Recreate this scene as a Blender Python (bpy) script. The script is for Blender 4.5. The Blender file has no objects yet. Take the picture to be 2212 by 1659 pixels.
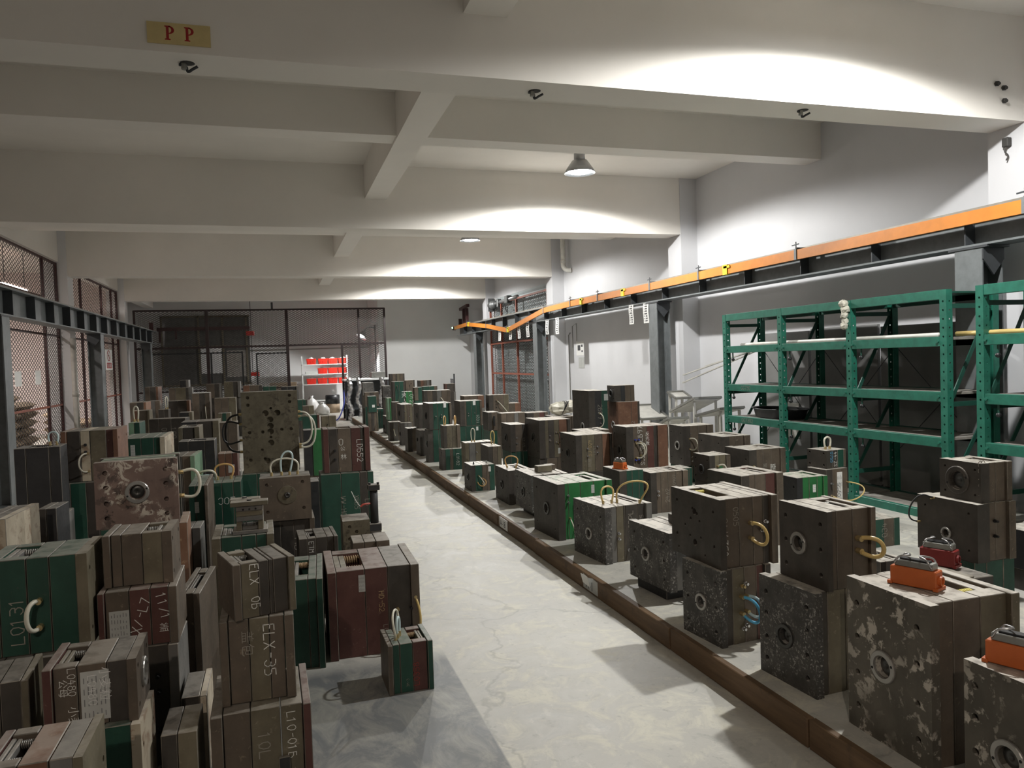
import bpy, bmesh, math, random
from mathutils import Vector, Matrix, Euler
from mathutils.geometry import delaunay_2d_cdt
random.seed(7)
SC = bpy.context.scene
COL = SC.collection
PI = math.pi

# ------------------------------------------------------------------ camera
cam_d = bpy.data.cameras.new('camera')
cam_d.sensor_width = 36.0
cam_d.lens = 1642.0 * 36.0 / 2212.0
cam_d.clip_start = 0.05
cam_d.clip_end = 200
cam = bpy.data.objects.new('camera', cam_d)
COL.objects.link(cam)
RX = Vector((0.95427419, -0.29708212, -0.03321124))      # image right, in world axes
DN = Vector((-0.04137118, -0.02122015, -0.99891848))     # image down
FW = Vector((0.29605607, 0.95461611, -0.03254048))       # view direction
m = Matrix((RX, -DN, -FW)).transposed().to_4x4()
m.translation = Vector((0, 0, 1.65))
cam.matrix_world = m
SC.camera = cam

# ------------------------------------------------------------------ world, exposure
w = bpy.data.worlds.new('world')
SC.world = w
w.use_nodes = True
w.node_tree.nodes['Background'].inputs[0].default_value = (0.6, 0.62, 0.66, 1)
w.node_tree.nodes['Background'].inputs[1].default_value = 0.02
SC.view_settings.view_transform = 'Standard'
SC.view_settings.look = 'None'
SC.view_settings.gamma = 1.0
SC.view_settings.exposure = 0.62
SC.view_settings.use_curve_mapping = False
LAMP_W = 318.0
LAMPS = [(4.05, 3.85), (4.10, 9.75), (4.02, 15.6), (4.04, 21.5)]
LAMP_Z = 4.17

# ------------------------------------------------------------------ materials
MATS = {}
def nt_new(name):
    mt = bpy.data.materials.new(name)
    mt.use_nodes = True
    nt = mt.node_tree
    nt.nodes.clear()
    out = nt.nodes.new('ShaderNodeOutputMaterial')
    b = nt.nodes.new('ShaderNodeBsdfPrincipled')
    nt.links.new(b.outputs[0], out.inputs[0])
    return mt, nt, b
def N(nt, t, **kw):
    n = nt.nodes.new(t)
    for k, v in kw.items():
        if k.startswith('i_'):
            key = k[2:]
            n.inputs[int(key) if key.isdigit() else key].default_value = v
        else:
            setattr(n, k, v)
    return n
def ramp(nt, src, lo, hi):
    r = N(nt, 'ShaderNodeMapRange')
    r.inputs['From Min'].default_value = lo
    r.inputs['From Max'].default_value = hi
    nt.links.new(src, r.inputs['Value'])
    return r.outputs[0]
def mixc(nt, fac, a, b, mode='MIX'):
    n = N(nt, 'ShaderNodeMix', data_type='RGBA', blend_type=mode)
    if isinstance(fac, (int, float)): n.inputs[0].default_value = fac
    else: nt.links.new(fac, n.inputs[0])
    for s, i in ((a, 6), (b, 7)):
        if isinstance(s, (tuple, list)): n.inputs[i].default_value = (*s[:3], 1)
        else: nt.links.new(s, n.inputs[i])
    return n.outputs[2]
def mulv(nt, a, b):
    n = N(nt, 'ShaderNodeMath', operation='MULTIPLY')
    for s, i in ((a, 0), (b, 1)):
        if isinstance(s, (int, float)): n.inputs[i].default_value = s
        else: nt.links.new(s, n.inputs[i])
    return n.outputs[0]
def coords(nt, world=False, rnd=True):
    if world:
        g = N(nt, 'ShaderNodeNewGeometry')
        return g.outputs['Position']
    tc = N(nt, 'ShaderNodeTexCoord')
    if not rnd: return tc.outputs['Object']
    oi = N(nt, 'ShaderNodeObjectInfo')
    ad = N(nt, 'ShaderNodeVectorMath', operation='MULTIPLY_ADD')
    cb = N(nt, 'ShaderNodeCombineXYZ')
    for i in range(3): nt.links.new(oi.outputs['Random'], cb.inputs[i])
    nt.links.new(cb.outputs[0], ad.inputs[0])
    ad.inputs[1].default_value = (37, 53, 71)
    nt.links.new(tc.outputs['Object'], ad.inputs[2])
    return ad.outputs[0]
def noise(nt, vec, scale, detail=4, rough=.55, dist=0):
    n = N(nt, 'ShaderNodeTexNoise')
    n.inputs['Scale'].default_value = scale
    n.inputs['Detail'].default_value = detail
    n.inputs['Roughness'].default_value = rough
    n.inputs['Distortion'].default_value = dist
    nt.links.new(vec, n.inputs['Vector'])
    return n.outputs[0]
def steel(key, c1, c2, spots=None, rough=.55, metal=.25, dust=.92, s1=7, s2=38, th=(.6, .7), dustc=(.52, .49, .435), bump=.12, flakes=None):
    """worn plate: two blended tones, optional spots of a third, upward faces paler for dustiness and painted-in lamp light"""
    mt, nt, b = nt_new('plate_' + key)
    K = 1.22
    c1, c2 = tuple(x * K for x in c1), tuple(x * K for x in c2)
    if spots: spots = tuple(min(.6, x * (1.25 if max(spots) > .1 else 1)) for x in spots)
    v = coords(nt)
    n1 = noise(nt, v, s1, 5, .6)
    col = mixc(nt, ramp(nt, n1, .35, .68), c1, c2)
    oi = N(nt, 'ShaderNodeObjectInfo')
    col = mixc(nt, mulv(nt, ramp(nt, oi.outputs['Random'], 0, 1), .35), col, tuple(x * .62 for x in c1))
    sv = N(nt, 'ShaderNodeVectorMath', operation='MULTIPLY')
    sv.inputs[1].default_value = (13, 13, 1.6)
    nt.links.new(v, sv.inputs[0])
    ns = noise(nt, sv.outputs[0], 1.0, 4, .6)
    col = mixc(nt, mulv(nt, ramp(nt, ns, .52, .75), .26), col, tuple(x * .45 for x in c1))      # run-down stains
    col = mixc(nt, mulv(nt, ramp(nt, ns, .44, .25), .14), col, tuple(min(.7, x * 1.5 + .02) for x in c2))
    n2 = noise(nt, v, s2, 5, .65, .4)
    if spots:
        nm = noise(nt, v, s1 * .8, 3, .5)
        f = mulv(nt, ramp(nt, n2, *th), ramp(nt, nm, .38, .6))
        col = mixc(nt, f, col, spots)
    if flakes:
        nf = noise(nt, v, 21, 6, .7, 1.0)
        nm2 = noise(nt, v, 5, 2, .5)
        col = mixc(nt, mulv(nt, ramp(nt, nf, .52, .56), ramp(nt, nm2, .46, .54)), col, flakes)
    g = N(nt, 'ShaderNodeNewGeometry')
    sx = N(nt, 'ShaderNodeSeparateXYZ')
    nt.links.new(g.outputs['Normal'], sx.inputs[0])
    n3 = noise(nt, v, 16, 4, .6)
    sc_ = N(nt, 'ShaderNodeSeparateColor')
    nt.links.new(oi.outputs['Color'], sc_.inputs[0])      # paleness of the top: dustiness plus painted-in lamp light
    df = mulv(nt, mulv(nt, ramp(nt, sx.outputs[2], .7, .98), ramp(nt, n3, .2, .55)), mulv(nt, sc_.outputs[0], dust))
    col = mixc(nt, df, col, dustc)
    nt.links.new(col, b.inputs['Base Color'])
    rg = N(nt, 'ShaderNodeMapRange')
    nt.links.new(n2, rg.inputs[0])
    rg.inputs[3].default_value = max(.2, rough - .15)
    rg.inputs[4].default_value = min(1, rough + .2)
    nt.links.new(rg.outputs[0], b.inputs['Roughness'])
    b.inputs['Metallic'].default_value = metal
    if bump:
        bp = N(nt, 'ShaderNodeBump')
        bp.inputs['Strength'].default_value = bump
        bp.inputs['Distance'].default_value = .004
        nt.links.new(n2, bp.inputs['Height'])
        nt.links.new(bp.outputs[0], b.inputs['Normal'])
    MATS[key] = mt
    return mt
def plain(key, c, rough=.5, metal=0, var=.12, s=9, emis=None, world=False, alpha=None, trans=None):
    mt, nt, b = nt_new(key)
    n1 = noise(nt, coords(nt, world), s, 4, .6)
    col = mixc(nt, mulv(nt, ramp(nt, n1, .3, .7), 1), tuple(x * (1 - var) for x in c), tuple(min(1, x * (1 + var)) for x in c))
    nt.links.new(col, b.inputs['Base Color'])
    b.inputs['Roughness'].default_value = rough
    b.inputs['Metallic'].default_value = metal
    if emis:
        b.inputs['Emission Color'].default_value = (*emis[:3], 1)
        b.inputs['Emission Strength'].default_value = emis[3]
    if trans: b.inputs['Transmission Weight'].default_value = trans
    if alpha is not None: b.inputs['Alpha'].default_value = alpha
    MATS[key] = mt
    return mt
# mould plates
steel('bn', (.085, .068, .052), (.135, .105, .078), (.21, .17, .125))
steel('dk', (.040, .035, .030), (.068, .059, .05), (.15, .135, .115), th=(.66, .76))
steel('gy', (.12, .117, .11), (.185, .178, .165), (.07, .065, .06))
steel('ol', (.105, .09, .06), (.165, .145, .10), (.25, .22, .165))
steel('gn', (.009, .044, .029), (.015, .066, .044), (.055, .07, .06), metal=.05, rough=.5, th=(.64, .7))
steel('bg', (.013, .098, .028), (.02, .15, .042), (.06, .12, .06), metal=.05, rough=.5, th=(.66, .72))
steel('rd', (.070, .026, .022), (.105, .045, .036), (.15, .09, .07), metal=.1)
steel('rs', (.12, .058, .036), (.19, .098, .06), (.24, .17, .12), metal=.1)
steel('or', (.16, .082, .048), (.22, .12, .075), (.5, .36, .22), metal=0, s2=20)
steel('cr', (.36, .31, .23), (.52, .46, .36), (.16, .085, .05), metal=0, s1=5, s2=14, th=(.5, .6))
steel('bk', (.016, .016, .017), (.028, .028, .03), None, metal=.1)
steel('lg', (.12, .22, .14), (.19, .30, .20), (.3, .33, .26), metal=.05)
steel('sp', (.045, .043, .040), (.092, .087, .08), (.34, .33, .31), s1=14, s2=80, th=(.54, .64), bump=.35)
steel('bl', (.075, .068, .055), (.125, .113, .092), (.42, .39, .34), s1=4.5, s2=17, th=(.54, .60), bump=.25)
steel('ru', (.12, .080, .066), (.17, .115, .095), (.02, .016, .013), s1=5, s2=15, th=(.52, .57), metal=0, bump=.35, flakes=(.50, .45, .38))
steel('mo', (.095, .082, .055), (.15, .13, .09), (.055, .045, .032), s1=11, s2=26, th=(.5, .62), bump=.2)
PLATE_KEYS = set(MATS)
steel('edge_worn', (.09, .08, .066), (.24, .215, .18), None, s1=9, dust=.5)
plain('hole', (.012, .012, .012), .8)
plain('ring', (.34, .33, .31), .35, .6)
plain('bush', (.075, .075, .072), .35, .6)
plain('spring_brown', (.42, .30, .18), .4, .2)
plain('spring_yellow', (.62, .55, .12), .4, .1)
plain('spring_steel', (.32, .31, .29), .35, .7)
plain('brass', (.55, .43, .22), .35, .7)
plain('chrome', (.55, .55, .56), .25, .9)
plain('hose_white', (.62, .60, .50), .4)
plain('hose_gold', (.62, .46, .18), .35)
plain('hose_amber', (.60, .36, .14), .35)
plain('hose_blue', (.10, .42, .68), .35)
plain('hose_pale', (.52, .66, .68), .35)
plain('hose_black', (.02, .02, .022), .45)
plain('hose_red', (.45, .06, .04), .45)
plain('chalk', (.72, .72, .68), .9)
plain('chalk_dim', (.30, .28, .24), .9)
plain('chalk_red', (.30, .05, .04), .8)
plain('chalk_gold', (.48, .36, .18), .9)
plain('paper', (.74, .74, .72), .8, var=.04)
plain('paper_old', (.46, .47, .45), .7, var=.1)
plain('ink', (.06, .06, .065), .8)
plain('ink_faint', (.2, .2, .2), .8)
plain('ink_red', (.36, .02, .02), .7)
plain('orange_box', (.55, .13, .03), .45)
plain('red_box', (.20, .02, .018), .45)
plain('tin', (.30, .30, .28), .4, .7)
plain('wood', (.16, .135, .10), .8, s=20, var=.3)
# setting
plain('rack_green', (.018, .135, .092), .45, var=.22, s=14)
plain('rack_dark', (.012, .07, .05), .5)
plain('shelf_board', (.26, .245, .22), .7, var=.3, s=11)
plain('steel_grey', (.17, .185, .19), .5, .1, var=.15)
plain('steel_dark', (.05, .055, .06), .5, .15)
plain('rail_top', (.30, .28, .24), .5, .4)
plain('orange_bar', (.62, .215, .03), .45, var=.08)
plain('yellow_clip', (.80, .66, .03), .45)
plain('maroon', (.05, .016, .016), .5, .05)
plain('frame_dark', (.026, .015, .015), .55, .05)
plain('rust_red', (.26, .085, .055), .55, .05)
plain('mesh_wire', (.035, .032, .03), .6, .1)
plain('mesh_light', (.34, .34, .33), .5, .3)
plain('shutter', (.46, .51, .52), .45, .2, var=.08)
plain('pipe_white', (.72, .71, .66), .4)
plain('motor', (.14, .145, .145), .45, .4)
plain('bin_red', (.72, .035, .02), .4)
plain('bag_white', (.74, .74, .73), .35, var=.1)
plain('bag_clear', (.52, .50, .42), .25, var=.25)
plain('sack', (.36, .27, .185), .8, var=.25, s=6)
plain('blue', (.05, .07, .36), .5)
plain('plastic_black', (.016, .017, .019), .4)
plain('shelf_white', (.66, .67, .66), .5)
plain('foil', (.55, .55, .56), .22, .85, var=.3, s=18)
plain('table_white', (.66, .68, .68), .35)
plain('screen_blue', (.33, .37, .62), .4)
plain('panel_pale', (.52, .51, .47), .5, .1)
plain('glass_dark', (.10, .10, .095), .12, .1, var=.2)
plain('sign_yellow', (.62, .50, .24), .7, var=.08)
plain('cloth', (.55, .53, .45), .8, var=.3, s=20)
plain('lamp_metal', (.42, .43, .44), .3, .8)
plain('lamp_glow', (1, 1, 1), .5, emis=(.93, .97, 1.0, 40.0))
plain('lamp_small', (1, 1, 1), .5, emis=(1, .98, .95, 22.0))
plain('green_led', (.3, 1, .5), .5, emis=(.5, 1, .6, 4.0))
plain('board_grey', (.20, .20, .195), .7, var=.1, s=2)
plain('wall_stub', (.05, .048, .045), .7)
plain('floor_grey', (.35, .35, .33), .7)
def room_mats():
    # painted plaster
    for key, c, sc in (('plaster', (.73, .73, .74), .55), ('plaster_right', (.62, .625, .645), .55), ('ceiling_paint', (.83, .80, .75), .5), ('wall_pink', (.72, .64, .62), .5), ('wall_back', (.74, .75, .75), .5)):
        mt, nt, b = nt_new(key)
        v = coords(nt, True)
        n1 = noise(nt, v, sc, 5, .6)
        col = mixc(nt, ramp(nt, n1, .3, .7), tuple(x * .93 for x in c), tuple(min(1, x * 1.05) for x in c))
        n2 = noise(nt, v, 5.5, 6, .7, 1.2)
        n3 = noise(nt, v, .9, 3, .5)
        f = mulv(nt, mulv(nt, ramp(nt, n2, .66, .72), ramp(nt, n3, .5, .62)), .45 if key != 'ceiling_paint' else .08)
        col = mixc(nt, f, col, (.30, .29, .27))
        nt.links.new(col, b.inputs['Base Color'])
        b.inputs['Roughness'].default_value = .75
        MATS[key] = mt
    # worn concrete, with the darker repair patch by the left rows
    for key in ('concrete', 'platform'):
        mt, nt, b = nt_new(key)
        v = coords(nt, True)
        n1 = noise(nt, v, .8, 6, .62, .3)
        n2 = noise(nt, v, 4.2, 6, .68, .8)
        n3 = noise(nt, v, 22, 4, .6)
        col = mixc(nt, ramp(nt, n1, .3, .68), (.37, .365, .34), (.48, .47, .425))
        col = mixc(nt, mulv(nt, ramp(nt, n2, .5, .64), .75), col, (.62, .60, .50))
        col = mixc(nt, mulv(nt, ramp(nt, n2, .42, .30), .55), col, (.25, .25, .235))
        n5 = noise(nt, v, 9, 8, .75, .6)
        col = mixc(nt, mulv(nt, ramp(nt, n5, .56, .66), .45), col, (.62, .60, .53))
        col = mixc(nt, mulv(nt, ramp(nt, n5, .42, .30), .5), col, (.27, .265, .25))
        vo = N(nt, 'ShaderNodeTexVoronoi', feature='DISTANCE_TO_EDGE')
        vo.inputs['Scale'].default_value = .55
        wv = N(nt, 'ShaderNodeVectorMath', operation='MULTIPLY_ADD')
        cw_ = N(nt, 'ShaderNodeTexNoise')
        cw_.inputs['Scale'].default_value = 2.5
        cw_.inputs['Detail'].default_value = 6
        nt.links.new(v, cw_.inputs['Vector'])
        nt.links.new(cw_.outputs['Color'], wv.inputs[0])
        wv.inputs[1].default_value = (.8, .8, .8)
        nt.links.new(v, wv.inputs[2])
        nt.links.new(wv.outputs[0], vo.inputs['Vector'])
        col = mixc(nt, mulv(nt, ramp(nt, vo.outputs['Distance'], .010, .002), .4), col, (.2, .195, .18))
        col = mixc(nt, mulv(nt, ramp(nt, n3, .60, .72), .35), col, (.16, .155, .14))
        if key == 'concrete':
            sx = N(nt, 'ShaderNodeSeparateXYZ')
            nt.links.new(v, sx.inputs[0])
            m1 = mulv(nt, ramp(nt, sx.outputs[0], .85, .84), ramp(nt, sx.outputs[1], 4.25, 4.10))
            vs = N(nt, 'ShaderNodeVectorMath', operation='MULTIPLY')
            vs.inputs[1].default_value = (1.0, .55, 1)
            nt.links.new(v, vs.inputs[0])
            n4 = noise(nt, vs.outputs[0], 5.5, 6, .72, .9)
            dk = mixc(nt, ramp(nt, n4, .42, .63), (.12, .13, .14), (.27, .27, .245))
            col = mixc(nt, mulv(nt, m1, .9), col, dk)
        nt.links.new(col, b.inputs['Base Color'])
        rg = N(nt, 'ShaderNodeMapRange')
        nt.links.new(n2, rg.inputs[0])
        rg.inputs[3].default_value = .38
        rg.inputs[4].default_value = .72
        nt.links.new(rg.outputs[0], b.inputs['Roughness'])
        bp = N(nt, 'ShaderNodeBump')
        bp.inputs['Strength'].default_value = .12
        bp.inputs['Distance'].default_value = .01
        nt.links.new(n2, bp.inputs['Height'])
        nt.links.new(bp.outputs[0], b.inputs['Normal'])
        MATS[key] = mt
    # brown stained kerb boards
    mt, nt, b = nt_new('kerb')
    v = coords(nt)
    mp = N(nt, 'ShaderNodeVectorMath', operation='MULTIPLY')
    mp.inputs[1].default_value = (6, 1.2, 14)
    nt.links.new(v, mp.inputs[0])
    n1 = noise(nt, mp.outputs[0], 2.2, 6, .65)
    n2 = noise(nt, v, 8, 5, .6)
    col = mixc(nt, ramp(nt, n1, .3, .7), (.085, .05, .026), (.17, .105, .055))
    col = mixc(nt, mulv(nt, ramp(nt, n2, .58, .7), .7), col, (.055, .038, .024))
    nt.links.new(col, b.inputs['Base Color'])
    b.inputs['Roughness'].default_value = .7
    MATS['kerb'] = mt
room_mats()

# ------------------------------------------------------------------ mesh helpers
class MB:
    def __init__(s): s.v = []; s.f = []; s.ch = set()
    def add(s, vs, fs):
        o = len(s.v)
        s.v += [tuple(x) for x in vs]
        s.f += [tuple(i + o for i in f) for f in fs]
        return s
    def box(s, x0, y0, z0, x1, y1, z1):
        v = [(x0, y0, z0), (x1, y0, z0), (x1, y1, z0), (x0, y1, z0), (x0, y0, z1), (x1, y0, z1), (x1, y1, z1), (x0, y1, z1)]
        return s.add(v, [(0, 3, 2, 1), (4, 5, 6, 7), (0, 1, 5, 4), (1, 2, 6, 5), (2, 3, 7, 6), (3, 0, 4, 7)])
    def cbox(s, x0, y0, z0, x1, y1, z1, c=.003):
        c = min(c, (x1 - x0) * .3, (y1 - y0) * .3, (z1 - z0) * .3)
        o = len(s.v)
        X, Y, Z = (x0, x1), (y0, y1), (z0, z1)
        idx = {}
        vs = []
        for i in (0, 1):
            for j in (0, 1):
                for k in (0, 1):
                    dx, dy, dz = (c, -c)[i], (c, -c)[j], (c, -c)[k]
                    for a, p in (('x', (X[i], Y[j] + dy, Z[k] + dz)), ('y', (X[i] + dx, Y[j], Z[k] + dz)), ('z', (X[i] + dx, Y[j] + dy, Z[k]))):
                        idx[(i, j, k, a)] = len(vs)
                        vs.append(p)
        g = lambda i, j, k, a: idx[(i, j, k, a)]
        fs = []
        for i in (0, 1):
            q = [g(i, 0, 0, 'x'), g(i, 1, 0, 'x'), g(i, 1, 1, 'x'), g(i, 0, 1, 'x')]
            fs.append(q if i else q[::-1])
            q = [g(0, i, 0, 'y'), g(1, i, 0, 'y'), g(1, i, 1, 'y'), g(0, i, 1, 'y')]
            fs.append(q[::-1] if i else q)
            q = [g(0, 0, i, 'z'), g(1, 0, i, 'z'), g(1, 1, i, 'z'), g(0, 1, i, 'z')]
            fs.append(q if i else q[::-1])
        for i in (0, 1):
            for j in (0, 1):
                fs.append((g(i, j, 0, 'x'), g(i, j, 1, 'x'), g(i, j, 1, 'y'), g(i, j, 0, 'y')))
                fs.append((g(i, 0, j, 'x'), g(i, 1, j, 'x'), g(i, 1, j, 'z'), g(i, 0, j, 'z')))
                fs.append((g(0, i, j, 'y'), g(1, i, j, 'y'), g(1, i, j, 'z'), g(0, i, j, 'z')))
                for k in (0, 1): fs.append((g(i, j, k, 'x'), g(i, j, k, 'y'), g(i, j, k, 'z')))
        s.ch |= set(range(len(s.f) + 6, len(s.f) + len(fs)))      # chamfers wear to bare metal
        return s.add(vs, fs)
    def frame(s, n):
        n = Vector(n).normalized()
        a = Vector((0, 0, 1)) if abs(n.z) < .9 else Vector((1, 0, 0))
        u = a.cross(n).normalized()
        return n, u, n.cross(u)
    def cyl(s, p, q, r, n=12, r2=None, caps=True):
        p, q = Vector(p), Vector(q)
        d, u, v = s.frame(q - p)
        r2 = r if r2 is None else r2
        vs = []
        for c, rr in ((p, r), (q, r2)):
            vs += [c + (u * math.cos(2 * PI * i / n) + v * math.sin(2 * PI * i / n)) * rr for i in range(n)]
        fs = [(i, (i + 1) % n, n + (i + 1) % n, n + i) for i in range(n)]
        if caps: fs += [tuple(range(n))[::-1], tuple(range(n, 2 * n))]
        return s.add(vs, fs)
    def lathe(s, o, ax, prof, n=20, close=False):
        """prof: (radius, height along ax) points"""
        o = Vector(o)
        d, u, v = s.frame(ax)
        vs = []
        for r, h in prof:
            vs += [o + d * h + (u * math.cos(2 * PI * i / n) + v * math.sin(2 * PI * i / n)) * r for i in range(n)]
        fs = []
        m = len(prof)
        for k in range(m if close else m - 1):
            a, b = k * n, ((k + 1) % m) * n
            fs += [(a + i, a + (i + 1) % n, b + (i + 1) % n, b + i) for i in range(n)]
        return s.add(vs, fs)
    def tube(s, pts, r, n=6, caps=True):
        pts = [Vector(p) for p in pts]
        vs = []
        u = None
        for i, p in enumerate(pts):
            t = (pts[min(i + 1, len(pts) - 1)] - pts[max(i - 1, 0)])
            if t.length < 1e-9: t = Vector((0, 0, 1))
            t.normalize()
            if u is None:
                _, u, _ = s.frame(t)
            u = (u - t * u.dot(t))
            if u.length < 1e-6: _, u, _ = s.frame(t)
            u.normalize()
            w_ = t.cross(u)
            rr = r[i] if isinstance(r, (list, tuple)) else r
            vs += [p + (u * math.cos(2 * PI * k / n) + w_ * math.sin(2 * PI * k / n)) * rr for k in range(n)]
        fs = []
        for i in range(len(pts) - 1):
            a, b = i * n, (i + 1) * n
            fs += [(a + k, a + (k + 1) % n, b + (k + 1) % n, b + k) for k in range(n)]
        if caps: fs += [tuple(range(n))[::-1], tuple(range((len(pts) - 1) * n, len(pts) * n))]
        return s.add(vs, fs)
    def bar(s, p, q, w_, h_, up=(0, 0, 1)):
        """rectangular bar from p to q, w_ sideways, h_ along up"""
        p, q = Vector(p), Vector(q)
        d = (q - p).normalized()
        up = Vector(up)
        sd = d.cross(up)
        if sd.length < 1e-6: sd = d.cross(Vector((0, 1, 0)))
        sd.normalize()
        up = sd.cross(d)
        vs = [c + sd * a * w_ / 2 + up * b * h_ / 2 for c in (p, q) for a, b in ((-1, -1), (1, -1), (1, 1), (-1, 1))]
        return s.add(vs, [(0, 1, 2, 3)[::-1], (4, 5, 6, 7), (0, 1, 5, 4), (1, 2, 6, 5), (2, 3, 7, 6), (3, 0, 4, 7)])
    def prism(s, poly, o, u, v, t):
        """extrude 2-D polygon (in u,v axes from o) by vector t"""
        o, u, v, t = Vector(o), Vector(u), Vector(v), Vector(t)
        n = len(poly)
        a = [o + u * x + v * y for x, y in poly]
        vs = a + [p + t for p in a]
        fs = [tuple(range(n))[::-1], tuple(range(n, 2 * n))] + [(i, (i + 1) % n, n + (i + 1) % n, n + i) for i in range(n)]
        return s.add(vs, fs)
    def holed(s, o, u, v, nrm, wid, hei, t, holes, depth=.02, nseg=14, through=False):
        """slab: o = lower-left of outer face, u/v unit axes, nrm outward; round holes sunk into the outer face"""
        o, u, v, nrm = Vector(o), Vector(u), Vector(v), Vector(nrm)
        pts = [(0, 0), (wid, 0), (wid, hei), (0, hei)]
        edges = [(0, 1), (1, 2), (2, 3), (3, 0)]
        loops = []
        for (cx, cy, r) in holes:
            b = len(pts)
            n = nseg
            pts += [(cx + r * math.cos(2 * PI * i / n), cy + r * math.sin(2 * PI * i / n)) for i in range(n)]
            edges += [(b + i, b + (i + 1) % n) for i in range(n)]
            loops.append((b, n))
        r_ = delaunay_2d_cdt([Vector(p) for p in pts], edges, [], 0, 1e-6)
        vv, ff = r_[0], r_[2]
        inside = lambda p: any((p.x - cx) ** 2 + (p.y - cy) ** 2 < (r * .985) ** 2 for cx, cy, r in holes)
        keep = [f for f in ff if not inside(sum((vv[i] for i in f), Vector((0, 0))) / len(f))]
        flip = u.cross(v).dot(nrm) < 0
        P3 = [o + u * p.x + v * p.y for p in vv]
        s.add(P3, [tuple(f[::-1]) if flip else tuple(f) for f in keep])
        dp = t if through else min(depth, t * .8)
        back = [p - nrm * t for p in P3]
        if through: s.add(back, [tuple(f) if flip else tuple(f[::-1]) for f in keep])
        else:
            c4 = [o, o + u * wid, o + u * wid + v * hei, o + v * hei]
            s.add([p - nrm * t for p in c4], [(0, 1, 2, 3) if flip else (3, 2, 1, 0)])
        c4 = [o, o + u * wid, o + u * wid + v * hei, o + v * hei]
        vs = c4 + [p - nrm * t for p in c4]
        s.add(vs, [((i + 1) % 4, i, i + 4, (i + 1) % 4 + 4) if not flip else (i, (i + 1) % 4, (i + 1) % 4 + 4, i + 4) for i in range(4)])
        for (b, n), (cx, cy, r) in zip(loops, holes):
            rim = [o + u * pts[b + i][0] + v * pts[b + i][1] for i in range(n)]
            vs = rim + [p - nrm * dp for p in rim]
            fs = [(i, (i + 1) % n, n + (i + 1) % n, n + i) for i in range(n)]
            if not through: fs.append(tuple(range(n, 2 * n)))
            s.add(vs, [f if not flip else f[::-1] for f in fs])
        return s
    def xf(s, mtx):
        s.v = [tuple(mtx @ Vector(p)) for p in s.v]
        return s
def mesh(name, mb, mat, smooth=False):
    me = bpy.data.meshes.new(name)
    me.from_pydata([tuple(p) for p in mb.v], [], mb.f)
    if smooth: me.polygons.foreach_set('use_smooth', [True] * len(me.polygons))
    me.materials.append(MATS[mat] if isinstance(mat, str) else mat)
    if mb.ch and mat in PLATE_KEYS:
        me.materials.append(MATS['edge_worn'])
        me.polygons.foreach_set('material_index', [1 if i in mb.ch else 0 for i in range(len(me.polygons))])
    me.update()
    return me
DUST = [1.0]
def obj(name, mb, mat, parent=None, smooth=False, loc=None, rot=None):
    me = mb if isinstance(mb, bpy.types.Mesh) else mesh(name, mb, mat, smooth)
    o = bpy.data.objects.new(name, me)
    COL.objects.link(o)
    o.color = (DUST[0], 1, 1, 1)
    if parent is not None: o.parent = parent
    if loc is not None: o.location = loc
    if rot is not None: o.rotation_euler = rot
    return o
def thing(name, label, cat, loc=(0, 0, 0), rz=0, group=None):
    o = bpy.data.objects.new(name, None)
    o.empty_display_size = .1
    COL.objects.link(o)
    o.location = loc
    o.rotation_euler = (0, 0, rz)
    o['label'] = label
    o['category'] = cat
    if group: o['group'] = group
    return o
def tag(o, label, cat, group=None):
    o['label'] = label
    o['category'] = cat
    if group: o['group'] = group
    return o
def struct(name, mb, mat, parent=None, label=None, smooth=False):
    o = obj(name, mb, mat, parent, smooth)
    o['kind'] = 'structure'
    if label: o['label'] = label
    return o
def spline(pts, n=6):
    """Catmull-Rom through pts"""
    P = [Vector(p) for p in pts]
    P = [P[0] * 2 - P[1]] + P + [P[-1] * 2 - P[-2]]
    out = []
    for i in range(1, len(P) - 2):
        for k in range(n):
            t = k / n
            a, b, c, d = P[i - 1], P[i], P[i + 1], P[i + 2]
            out.append(.5 * ((2 * b) + (c - a) * t + (2 * a - 5 * b + 4 * c - d) * t * t + (3 * b - a - 3 * c + d) * t ** 3))
    out.append(P[-2])
    return out
def helix(o, ax, r, length, turns, wire, seg=9):
    mb = MB()
    d, u, v = mb.frame(ax)
    o = Vector(o)
    n = int(turns * seg)
    return mb.tube([o + d * (length * i / n) + (u * math.cos(2 * PI * i / seg) + v * math.sin(2 * PI * i / seg)) * r for i in range(n + 1)], wire, 4)
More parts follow.
